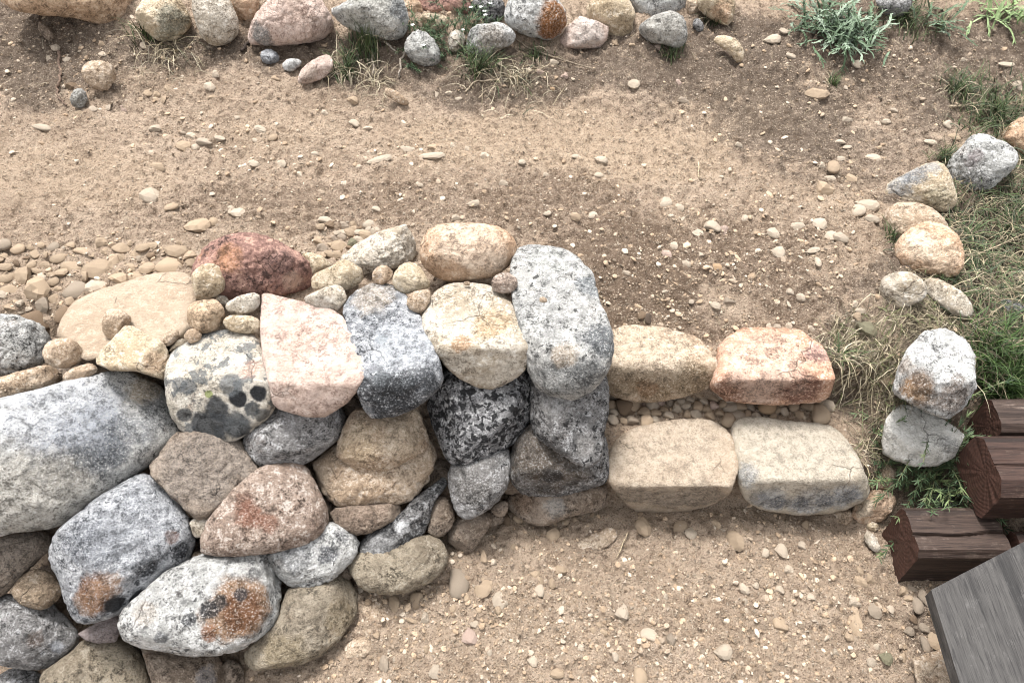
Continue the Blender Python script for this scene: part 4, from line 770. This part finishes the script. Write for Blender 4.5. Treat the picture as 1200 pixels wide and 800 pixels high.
def spread(txt, label, group):
    for it in txt.split():
        a = it.split(','); q = [float(v_) for v_ in a[:4]]
        lb = plabel(*q, a[4]) if group in (UPG, LOG) else label
        if group in (WKG, BMG): lb = ('larger ' if max(q[2:]) >= 12 else 'small ' if max(q[2:]) >= 7 else 'tiny ') + TN[a[4]] + (' stone in the rubble strip behind the wall top' if group == WKG else ' stone in the gap beside the timbers')
        wk = group == WKG
        pebble(*q, a[4], lb, group, name='rubble_stone' if wk else 'pebble', cat='rubble stone' if wk else 'pebble')
spread(UP_LIST, UPL, UPG); spread(WK_LIST, WKL, WKG); spread(LO_LIST, LOL, LOG); spread(BM_LIST, BML, BMG)
wk_done = [tuple(float(v_) for v_ in it.split(',')[:3]) for it in WK_LIST.split()]; tries = 0; added = 0
while added < 60 and tries < 4000:
    tries += 1; heap = random.random() < .25
    x, y = (random.uniform(372, 440), random.uniform(262, 300)) if heap else (random.uniform(-5, 232), random.uniform(284, 368))
    if not heap and y > 388 - .36 * x - 20 * (x > 60): continue
    r = random.uniform(3.6, 8.5)
    if any(math.hypot(x - a, 1.3 * (y - b)) < .8 * (r + c) for a, b, c in wk_done): continue
    wk_done.append((x, y, r)); added += 1; tn = random.choice('tttwtbg')
    pebble(x, y, r * random.uniform(.9, 1.3), r * .75, tn, ('small ' if r >= 6 else 'tiny ') + TN[tn] + (' chip in the heap behind the pale angular capstone' if heap else ' chip in the rubble strip behind the wall top'), WKG, name='rubble_stone', cat='rubble stone')
# gravel tread, packed by rejection
tr = [(851, 494, 9), (735, 480, 11), (958, 489, 12), (895, 478, 12), (743, 476, 9)]
tries = 0
while len(tr) < 76 and tries < 20000:
    tries += 1; x = random.uniform(711, 966); y = random.uniform(464, 496) ; r = random.uniform(4.6, 8.0)
    if y > 489 and not (715 < x < 770 or 845 < x < 862): continue
    if all(math.hypot(x - a, (y - b) * 1.25) > (r + c) * .86 for a, b, c in tr): tr.append((x, y, r))
for i, (x, y, r) in enumerate(tr):
    tn = 'b' if i == 1 else 'o' if i == 3 else random.choice('wttgwtwpt'); pebble(x, y, r * random.uniform(.9, 1.2), r * .80, tn, ('larger ' if r >= 9 else 'small ') + TN[tn] + ' pebble filling the tread between the two stone steps', TRG, seat=.6, rounded=True)

# ------------------------------------------------------------------ gravel and soil crumbs: too many and too small to count
def crumb(seed):
    rg = np.random.default_rng(seed); V = np.array([(1, 0, 0), (-1, 0, 0), (0, 1, 0), (0, -1, 0), (0, 0, 1), (0, 0, -1)], float)
    F = np.array([(0, 2, 4), (2, 1, 4), (1, 3, 4), (3, 0, 4), (2, 0, 5), (1, 2, 5), (3, 1, 5), (0, 3, 5)], np.int32)
    return V * rg.uniform(.7, 1.3, (6, 1)) + rg.normal(0, .28, (6, 3)), F
def scatter(name, count, smin, smax, power, dens, label, cat, mat, region, sub=1, seed=3, flat=.7):
    rg = np.random.default_rng(seed); shapes = [pebble_shape(500 + i, sub, 7, 40) for i in range(10)] if sub > 1 else [crumb(500 + i) for i in range(10)]
    pts = []
    while len(pts) < count:
        m = 6000; px = rg.uniform(region[0], region[1], m); py = rg.uniform(region[2], region[3], m)
        keep = rg.random(m) < dens(px, py); pts += list(zip(px[keep], py[keep]))
    pts = np.array(pts[:count])
    # on the smooth terrain: step along rays all at once
    D = FWD + np.outer((pts[:, 0] - 600) / FPX, RT) - np.outer((pts[:, 1] - 400) / FPX, UP); D /= np.linalg.norm(D, axis=1)[:, None]
    t = np.full(count, .9); done = np.zeros(count, bool)
    for _ in range(240):
        P = C0 + D * t[:, None]; below = P[:, 2] <= h_smooth(P[:, 0], P[:, 1]); done |= below; t = np.where(done, t, t + .02)
    P = C0 + D * t[:, None]; P[:, 2] = height(P[:, 0], P[:, 1])
    s = smin * (smax / smin) ** (rg.random(count) ** power)
    Vs, Fs, Cs = [], [], []; base = 0
    pick = rg.integers(0, 10, count); tone = [srgb(*c)[:3] for c in ((196, 180, 160), (184, 163, 139), (172, 150, 126), (156, 136, 114), (162, 146, 128), (190, 168, 143), (196, 182, 164))]
    for k in range(10):
        ii = np.nonzero(pick == k)[0]; B, F = shapes[k]; n = len(ii)
        if n == 0: continue
        ang = rg.uniform(0, 6.28, n); ca, sa = np.cos(ang), np.sin(ang)
        sc = np.stack([s[ii] * rg.uniform(.8, 1.35, n), s[ii] * rg.uniform(.7, 1.1, n), s[ii] * flat * rg.uniform(.7, 1.1, n)], 1)
        Q = B[None] * sc[:, None]; X = Q[:, :, 0] * ca[:, None] - Q[:, :, 1] * sa[:, None]; Y = Q[:, :, 0] * sa[:, None] + Q[:, :, 1] * ca[:, None]
        tl = rg.normal(0, .25, n); Z = Q[:, :, 2] + X * tl[:, None]
        V = np.stack([X + P[ii, 0:1], Y + P[ii, 1:2], Z + P[ii, 2:3] + sc[:, 2:3] * .05], 2).reshape(-1, 3)
        Fk = (F[None] + (np.arange(n) * len(B))[:, None, None] + base).reshape(-1, 3)
        cc = np.array([tone[j] for j in rg.integers(0, len(tone), n)]) * rg.uniform(.42 if sub == 1 else .72, .9 if sub == 1 else 1.05, n)[:, None]
        Vs.append(V); Fs.append(Fk); Cs.append(np.repeat(cc, len(B), 0)); base += len(V)
    me = np_mesh(name, np.concatenate(Vs), np.concatenate(Fs), smooth=False); add_attr(me, 'tone', np.concatenate(Cs))
    o = obj(name, me, mat); return tag(o, label, cat, kind='stuff')
def gravel_mat():
    t = NT('gravel'); co = t.coord(); a = t.noise(co, 260, 4, 0.7)
    col = t.mix(t.ramp(a, 0.4, 0.7, 0, 0.5), t.attr('tone'), srgb(110, 94, 78)); t.l.new(col, t.b.inputs['Base Color'])
    t.l.new(t.bump(a, 0.5, 0.003), t.b.inputs['Normal']); t.b.inputs['Roughness'].default_value = 0.95; return t.m
GM = gravel_mat()
def ell(px, py, lst):
    m = np.zeros(len(px))
    for (cx, cy, rx, ry, s) in lst: m = np.maximum(m, s * np.exp(-(((px - cx) / rx) ** 2 + ((py - cy) / ry) ** 2)))
    return m
GRAV = [(130, 310, 130, 32, 1), (30, 340, 60, 30, 1), (390, 285, 60, 22, 1), (330, 195, 60, 26, .9), (240, 160, 70, 26, .9), (480, 180, 90, 26, .9), (470, 240, 90, 30, .6), (840, 280, 150, 80, .85),
        (980, 240, 60, 60, .9), (700, 240, 90, 40, .5), (800, 360, 110, 40, .6), (700, 740, 330, 90, .8), (520, 720, 120, 60, .9), (930, 700, 160, 110, .75), (820, 480, 150, 14, 1), (1060, 90, 130, 60, .8), (90, 70, 110, 50, .6), (280, 250, 60, 20, .7)]
def dens_g(px, py):
    d = .16 + ell(px, py, GRAV)
    d = d * np.where(px > 1010 + .0 * py, .45, 1); return np.clip(d, 0, 1)
scatter('gravel', 2600, .0045, .011, 1.7, dens_g, 'loose pale gravel scattered over the dirt', 'gravel', GM, (-80, 1280, 20, 860), sub=2, seed=3)
scatter('grit', 62000, .0013, .0055, 1.6, lambda x, y: np.clip(.35 + ell(x, y, GRAV), 0, 1), 'fine grit and soil crumbs on the dirt', 'grit', GM, (-80, 1280, 10, 870), sub=1, seed=4)

# ------------------------------------------------------------------ grass, straw, plants
def leaf_mat(name, rough=0.6):
    t = NT(name); co = t.coord(); a = t.noise(co, 120, 3, 0.6)
    col = t.mix(t.ramp(a, 0.35, 0.7, 0, 0.35), t.attr('tone'), srgb(60, 58, 40)); t.l.new(col, t.b.inputs['Base Color'])
    t.b.inputs['Roughness'].default_value = rough; t.b.inputs['Specular IOR Level'].default_value = 0.3; return t.m
LM = leaf_mat('grass_blade')
GREEN = [srgb(*c)[:3] for c in ((70, 86, 50), (56, 73, 42), (84, 98, 62), (44, 58, 36))]
STRAW = [srgb(*c)[:3] for c in ((160, 148, 122), (134, 121, 98), (180, 169, 145), (106, 95, 76), (88, 79, 65))]
LUSH = [srgb(*c)[:3] for c in ((58, 84, 38), (46, 68, 32), (74, 98, 48))]
def blades(roots, L, W, dirs, bend, tones, rg, seg=5, curl=0.0, lift=None):
    """flat tapering blades: roots (n,3), L and W per blade, dirs unit horizontal lean, bend 0 upright .. 1 lying"""
    n = len(roots); V = np.zeros((n, seg + 1, 2, 3)); p = roots.copy(); el = np.pi / 2 * (1 - bend * .45); az = np.arctan2(dirs[:, 1], dirs[:, 0])
    side0 = np.stack([-dirs[:, 1], dirs[:, 0], np.zeros(n)], 1); tw = rg.uniform(-.8, .8, n)
    for k in range(seg + 1):
        w = W * (1 - (k / seg) ** 1.6) * .5 + W * .04
        sd = side0 * np.cos(tw)[:, None] + np.array([0, 0, 1.0]) * np.sin(tw)[:, None] * .6
        V[:, k, 0] = p - sd * w[:, None]; V[:, k, 1] = p + sd * w[:, None]
        step = L / seg; d = np.stack([np.cos(az) * np.cos(el), np.sin(az) * np.cos(el), np.sin(el)], 1); p = p + d * step[:, None]
        el = el - bend * (1.9 / seg) * rg.uniform(.6, 1.4, n); el = np.maximum(el, -.7); az = az + rg.normal(0, curl, n)
        if lift is not None: p[:, 2] = np.maximum(p[:, 2], height(p[:, 0], p[:, 1]) + lift)
    idx = np.arange(n * (seg + 1) * 2).reshape(n, seg + 1, 2)
    F = np.stack([idx[:, :-1, 0], idx[:, :-1, 1], idx[:, 1:, 1], idx[:, 1:, 0]], 2).reshape(-1, 4)
    T = np.array(tones)[rg.integers(0, len(tones), n)] * rg.uniform(.7, 1.2, n)[:, None]
    return V.reshape(-1, 3), F, np.repeat(T, (seg + 1) * 2, 0)
def merge(parts):
    Vs, Fs, Ts, b = [], [], [], 0
    for V, F, T in parts: Vs.append(V); Fs.append(F + b); Ts.append(T); b += len(V)
    return np.concatenate(Vs), np.concatenate(Fs), np.concatenate(Ts)
def blade_obj(name, parts, loc, mat=LM, parent=None):
    V, F, T = merge(parts); me = np_mesh(name, V - np.array(loc), F, smooth=True); add_attr(me, 'tone', T); return obj(name, me, mat, parent, loc)
def unit(rg, n, bias=None, amt=0.0):
    a = rg.uniform(0, 2 * math.pi, n); d = np.stack([np.cos(a), np.sin(a)], 1)
    if bias is not None: d = d * (1 - amt) + np.array(bias) * amt; d /= np.linalg.norm(d, axis=1)[:, None] + 1e-9
    return d
def tuft(px, py, spread_, n, hgt, label, green=.8, bend=.5, seed=0, W=.0035, name='grass_tuft', lush=False, bias=None, amt=0.0):
    rg = np.random.default_rng(900 + seed); G = on_ground(px, py); r = np.minimum(np.abs(rg.normal(0, spread_ * .45, n)), spread_ * .8); a = rg.uniform(0, 6.28, n)
    x, y = G[0] + r * np.cos(a), G[1] + r * np.sin(a); roots = np.stack([x, y, height(x, y) - .004], 1)
    ng = int(n * green); parts = []
    d = unit(rg, n, bias, amt)
    if ng: parts.append(blades(roots[:ng], hgt * rg.uniform(.5, 1.15, ng), np.full(ng, W) * rg.uniform(.7, 1.2, ng), d[:ng], bend * rg.uniform(.5, 1.3, ng), LUSH if lush else GREEN, rg, curl=.08))
    if n - ng: parts.append(blades(roots[ng:], hgt * rg.uniform(.6, 1.5, n - ng), np.full(n - ng, W * .75), d[ng:], np.clip(bend * 1.9, 0, 1.2) * rg.uniform(.7, 1.2, n - ng), STRAW, rg, curl=.22, lift=.002))
    o = blade_obj(name, parts, tuple(G)); return tag(o, label, 'grass', 'grass tufts')
tuft(432, 60, .09, 150, .15, 'tall green grass tuft in front of the grey green rock', .8, .3, 1)
tuft(405, 84, .10, 170, .10, 'spreading grass tuft with straw beside the tall tuft', .55, .7, 2)
tuft(170, 42, .07, 70, .12, 'thin green grass tuft beside the mossy cream rock', .8, .45, 3)
tuft(205, 58, .16, 130, .10, 'mat of dry straw hanging under the cream rock', .08, 1.0, 4)
tuft(563, 82, .09, 170, .12, 'green grass tuft below the white topped rock', .7, .55, 5)
tuft(600, 92, .20, 170, .10, 'dry straw tangle on the far bank', .08, 1.0, 6)
tuft(628, 68, .08, 80, .05, 'low green sprig beside the long twig', .8, .6, 7)
tuft(785, 68, .05, 70, .08, 'small grass tuft below the rounded warm grey rock', .85, .5, 8)
tuft(835, 26, .06, 60, .09, 'grass tuft at the cream and orange rock', .7, .6, 9)
tuft(976, 100, .03, 60, .05, 'tiny green sprout beside a tan pebble on the path', .9, .5, 10)
tuft(1122, 108, .09, 150, .08, 'green grass patch on the gravel beyond the path', .8, .7, 11)
tuft(1165, 138, .18, 420, .10, 'lush green grass clump behind the white grey border rock', .85, .7, 12)
tuft(1105, 188, .06, 110, .07, 'short grass tuft between the path and the cream border rock', .85, .6, 13)
tuft(1048, 275, .05, 90, .06, 'short grass tuft in front of the tan rock behind the orange one', .85, .6, 14)
tuft(1060, 22, .16, 260, .10, 'green grass around the grey rock behind the silvery plant', .85, .7, 15)
tuft(1100, 322, .08, 130, .06, 'grass at the foot of the orange border rock', .6, .8, 16)
tuft(1175, 460, .14, 700, .13, 'bright lush green grass clump behind the timbers', .97, .5, 17, lush=True)
tuft(1160, 425, .12, 320, .12, 'green grass beside the large white and ochre rock', .8, .7, 18, lush=True)
tuft(985, 415, .07, 90, .08, 'straw and green blades beside the reddish slab', .35, .9, 19)
tuft(440, 100, .10, 60, .09, 'dry roots and straw under the spreading tuft', .0, .9, 20)
tuft(700, 8, .05, 30, .05, 'few dry blades between two far rocks', .3, .8, 21)

def field(name, n, dens, L, W, tones, bend, label, cat, seed, region, curl=.1, lift=.0025):
    rg = np.random.default_rng(seed); pts = []
    while len(pts) < n:
        m = 3000; px = rg.uniform(region[0], region[1], m); py = rg.uniform(region[2], region[3], m); k = rg.random(m) < dens(px, py); pts += list(zip(px[k], py[k]))
    pts = np.array(pts[:n]); D = FWD + np.outer((pts[:, 0] - 600) / FPX, RT) - np.outer((pts[:, 1] - 400) / FPX, UP); D /= np.linalg.norm(D, axis=1)[:, None]
    t = np.full(n, .9); done = np.zeros(n, bool)
    for _ in range(260):
        P = C0 + D * t[:, None]; done |= P[:, 2] <= h_smooth(P[:, 0], P[:, 1]); t = np.where(done, t, t + .02)
    P = C0 + D * t[:, None]; P[:, 2] = height(P[:, 0], P[:, 1]) - .002
    V = blades(P, L * rg.uniform(.5, 1.3, n), np.full(n, W) * rg.uniform(.6, 1.3, n), unit(rg, n), bend * rg.uniform(.7, 1.3, n), tones, rg, curl=curl, lift=lift)
    me = np_mesh(name, V[0], V[1]); add_attr(me, 'tone', V[2]); return tag(obj(name, me, LM), label, cat, kind='stuff')
GRASS = [(1190, 260, 80, 90, 1), (1150, 290, 60, 70, .9), (1170, 220, 60, 50, .9), (1240, 330, 80, 120, 1), (1160, 130, 60, 30, .5), (1190, 400, 60, 60, .9), (1230, 180, 60, 60, 1)]
STR = [(1090, 375, 60, 26, 1), (1150, 395, 60, 30, 1), (1020, 430, 34, 44, 1), (1000, 400, 34, 26, .8), (1040, 480, 34, 30, .8), (1180, 330, 70, 60, .6), (1030, 520, 26, 24, .8), (1110, 350, 50, 24, .7), (1200, 270, 60, 60, .4)]
field('lawn_grass', 5600, lambda x, y: ell(x, y, GRASS) ** 1.5 * np.where(x > 1075 + np.abs(y - 250) * .2, 1, .1),   .085, .0034, GREEN + [GREEN[3], STRAW[0], STRAW[1], STRAW[3], STRAW[4]], .9, 'green grass mixed with dead blades beyond the border rocks', 'grass', 61, (1000, 1330, 90, 470), .15)
field('dry_straw', 2800, lambda x, y: np.clip(ell(x, y, STR), 0, 1) ** 1.5, .085, .0020, STRAW + [srgb(92, 84, 66)[:3], srgb(98, 104, 66)[:3]], 1.5, 'tangled dry straw around the border rocks', 'straw', 62, (940, 1300, 230, 560), .28)
field('path_straw', 420, lambda x, y: np.clip(ell(x, y, [(760, 370, 90, 40, .8), (740, 100, 160, 60, .7), (880, 380, 90, 30, .9), (960, 120, 120, 70, .7), (60, 80, 90, 50, .6), (1080, 100, 100, 60, .9), (600, 100, 120, 40, .9)]), 0, 1), .045, .0014, STRAW + [srgb(70, 58, 46)[:3]], 1.15, 'scattered bits of dry stalk on the dirt', 'straw', 63, (0, 1200, 30, 440), .25)

def ribbon(pts, W, tone, up=np.array([0, 0, 1.0])):
    pts = np.array(pts); n = len(pts); d = np.gradient(pts, axis=0); s = np.cross(d, up); s /= np.linalg.norm(s, axis=1)[:, None] + 1e-9
    w = np.array(W)[:, None] if np.ndim(W) else np.full((n, 1), W); V = np.stack([pts - s * w, pts + s * w], 1).reshape(-1, 3)
    i = np.arange(n - 1) * 2; F = np.stack([i, i + 1, i + 3, i + 2], 1); return V, F, np.tile(np.array(tone), (len(V), 1))
def silver_plant(px, py, n, L, label, seed, tones):
    rg = np.random.default_rng(seed); G = on_ground(px, py); parts = []
    for k in range(n):
        az = rg.uniform(0, 6.28); el = rg.uniform(-.1, 1.4); ln = L * rg.uniform(.4, 1.1); p = G + np.array([rg.normal(0, .055), rg.normal(0, .05), rg.uniform(0, .03)]); pts = [p]; t = np.array(tones[rg.integers(0, len(tones))]) * rg.uniform(.75, 1.15)
        m = 7
        for j in range(m):
            d = np.array([math.cos(az) * math.cos(el), math.sin(az) * math.cos(el), math.sin(el)]); p = p + d * ln / m; pts.append(p); el -= rg.uniform(-.05, .3); az += rg.normal(0, .16)
        W = [.0018 + .0022 * math.sin(math.pi * min(1, (j + .5) / (m + 1))) for j in range(m + 1)]; parts.append(ribbon(pts, W, t))
        for j in range(3, m + 1):      # side lobes, paired
            f = math.sin(math.pi * (j - 1) / (m + .5)); d = pts[j] - pts[j - 1]; d /= np.linalg.norm(d); s = np.cross(d, [0, 0, 1.0]); s /= np.linalg.norm(s) + 1e-9
            for sg in (-1, 1):
                if rg.random() < .3: continue
                q = pts[j]; lb = ln * .17 * (f + .25) * rg.uniform(.4, 1.3); dr = d * rg.uniform(.6, 1.1) + s * sg * .6 + np.array([0, 0, rg.normal(0, .25)]); dr /= np.linalg.norm(dr)
                parts.append(ribbon([q, q + dr * lb * .5 + np.array([0, 0, .002]), q + dr * lb], [.0016, .0022, .0004], t))
    root = empty('leafy_plant', tuple(G), label, 'plant'); blade_obj('leaves', parts, tuple(G), LM, root)
    st = [ribbon([G, G + np.array([rg.normal(0, .02), rg.normal(0, .02), .05])], [.003, .001], (.2, .2, .12)) for _ in range(5)]
    blade_obj('stem', st, tuple(G), LM, root); return root
SIL = [srgb(*c)[:3] for c in ((102, 122, 98), (78, 99, 72), (136, 152, 132), (54, 74, 50))]
silver_plant(988, 46, 170, .115, 'silvery green lobed leaf plant on the bank beyond the path', 71, SIL)
silver_plant(962, 26, 70, .11, 'smaller silvery plant crowding behind the larger one', 72, SIL)
silver_plant(1172, 24, 46, .15, 'broad green leaved weed on the gravel at the far right', 73, [srgb(118, 142, 92)[:3], srgb(140, 160, 112)[:3]])
silver_plant(1100, 32, 26, .10, 'pale silvery weed beside the grassy grey rock', 74, SIL)
def needle_plant(px, py, n, L, label, seed, tones, flowers=0, spread_=.05, dz=.0, cat='plant', nl=.014):
    rg = np.random.default_rng(seed); G = on_ground(px, py); parts = []; stems = []; tips = []
    for k in range(n):
        az = rg.uniform(0, 6.28); el = rg.uniform(.35, 1.35); ln = L * rg.uniform(.6, 1.15); p = G + np.array([rg.normal(0, spread_), rg.normal(0, spread_), 0]); p[2] = height(np.array([p[0]]), np.array([p[1]]))[0]; pts = [p]
        for j in range(7):
            d = np.array([math.cos(az) * math.cos(el), math.sin(az) * math.cos(el), math.sin(el)]); p = p + d * ln / 7; pts.append(p); el -= rg.uniform(0, .2)
            t = np.array(tones[rg.integers(0, len(tones))]) * rg.uniform(.7, 1.25)
            for q in range(5):
                v = rg.normal(size=3); v /= np.linalg.norm(v); v = v * .8 + d * .7; l_ = nl * rg.uniform(.7, 1.3); parts.append(ribbon([p, p + v * l_ * .5, p + v * l_], [.0008, .0014, .0003], t))
        stems.append(ribbon(pts, .0009, (.10, .11, .05))); tips.append(pts[-1])
    root = empty('leafy_plant', tuple(G), label, cat); blade_obj('leaves', parts, tuple(G), LM, root); blade_obj('stem', stems, tuple(G), LM, root)
    for k in range(flowers):
        c = tips[k * 3 % len(tips)] + np.array([0, 0, .006]); fp = []
        for a in range(5):
            d = np.array([math.cos(a * 1.257), math.sin(a * 1.257), .25]); fp.append(ribbon([c, c + d * .004, c + d * .007], [.001, .003, .0012], (.8, .8, .78)))
        blade_obj('flower', fp, tuple(c), LM, root)
    return root
NEE = [srgb(*c)[:3] for c in ((74, 96, 66), (92, 112, 78), (58, 78, 54), (110, 126, 84))]
needle_plant(1088, 562, 90, .21, 'small dark green needle leaved weed between the white rock and timber', 81, NEE, spread_=.045, nl=.020)
needle_plant(1040, 540, 14, .09, 'thin green weed shoots at the right end of the pale slab', 82, NEE + [srgb(136, 150, 84)[:3]], spread_=.03, nl=.016)
needle_plant(522, 46, 60, .09, 'dark green cushion plant with tiny white flowers among the far rocks', 83, NEE[::2], flowers=9, spread_=.06)
needle_plant(548, 22, 36, .07, 'dark green cushion plant below the red brown slab', 84, NEE[::2], flowers=3, spread_=.05)

# ------------------------------------------------------------------ twigs and roots
def twig(pxs, r0, r1, tone, label, lift=.006, seed=0, name='twig'):
    P = np.array([on_ground(*q) for q in pxs]); P[:, 2] += lift; rg = np.random.default_rng(seed)
    Q = [];
    for a, b in zip(P[:-1], P[1:]):
        for k in range(5): Q.append(a + (b - a) * k / 5 + rg.normal(0, r0 * .35, 3))
    Q.append(P[-1]); Q = np.array(Q); Q[:, 2] = np.maximum(Q[:, 2], height(Q[:, 0], Q[:, 1]) + r0 * .3); c = Q[0].copy(); n = len(Q); m = 7; V = []; F = []
    d = np.gradient(Q, axis=0); d /= np.linalg.norm(d, axis=1)[:, None]
    for i in range(n):
        s = np.cross(d[i], [0, 0, 1.0]); s /= np.linalg.norm(s) + 1e-9; u = np.cross(s, d[i]); r = (r0 + (r1 - r0) * i / (n - 1)) * rg.uniform(.85, 1.15)
        for k in range(m): V.append(Q[i] + (s * math.cos(6.283 * k / m) + u * math.sin(6.283 * k / m)) * r - c)
    for i in range(n - 1):
        for k in range(m): F.append((i * m + k, i * m + (k + 1) % m, (i + 1) * m + (k + 1) % m, (i + 1) * m + k))
    F.append(tuple(range(m))[::-1]); F.append(tuple(range((n - 1) * m, n * m)))
    me = bpy.data.meshes.new(name); me.from_pydata(np.array(V).tolist(), [], F)
    for p in me.polygons: p.use_smooth = True
    return tag(obj(name, me, twig_mat(tone), None, c), label, name)
_tm = {}
def twig_mat(tone):
    if tone not in _tm:
        t = NT('bark'); co = t.coord(); a = t.noise(co, 180, 4, 0.7); t.l.new(t.mix(t.ramp(a, 0.35, 0.7), srgb(*tone), srgb(*[x * .6 for x in tone])), t.b.inputs['Base Color'])
        t.l.new(t.bump(a, .7, .003), t.b.inputs['Normal']); _tm[tone] = t.m
    return _tm[tone]
twig([(70, 62), (71, 80), (72, 95), (67, 106), (71, 118), (79, 126)], .005, .003, (120, 101, 88), 'gnarled brownish root snaking down the dark slope', name='root')
twig([(605, 48), (620, 58), (640, 66), (665, 75), (698, 83)], .004, .002, (150, 136, 118), 'long thin grey twig lying below the white and rust boulder')
twig([(436, 58), (438, 75), (437, 92)], .005, .003, (172, 160, 144), 'pale bare stem hanging under the tall grass tuft')
twig([(475, 62), (470, 78), (468, 93)], .005, .003, (176, 164, 150), 'second pale stem hanging beside the low grey rock')
twig([(452, 52), (464, 62)], .004, .003, (180, 170, 156), 'short pale stick by the tall grass tuft')
twig([(1112, 127), (1132, 125), (1156, 120)], .005, .003, (186, 170, 146), 'straight pale stick on the gravel near the green clump')
twig([(735, 625), (729, 640), (722, 655)], .002, .0015, (176, 160, 134), 'thin straw stalk on the ground before the lower tan slab')
twig([(1073, 775), (1080, 788), (1088, 806)], .006, .005, (128, 102, 76), 'brown stick lying on the flat tan paving stone', lift=.012)
twig([(818, 192), (819, 210)], .003, .002, (190, 172, 144), 'short straw coloured stick upright on the path')
twig([(283, 62), (292, 52), (300, 40)], .006, .004, (70, 60, 54), 'dark forked root under the pinkish block', name='root')
twig([(1085, 275 + 30), (1140, 305), (1196, 280)], .003, .0015, (168, 152, 128), 'long dry stalk across the grass beside the orange rock', lift=.02)
twig([(545, 110), (556, 98), (575, 96), (592, 97)], .003, .002, (184, 168, 146), 'pale bent stalk on the far bank')
twig([(560, 118), (570, 108)], .003, .002, (176, 160, 138), 'short pale stalk below the far bank')
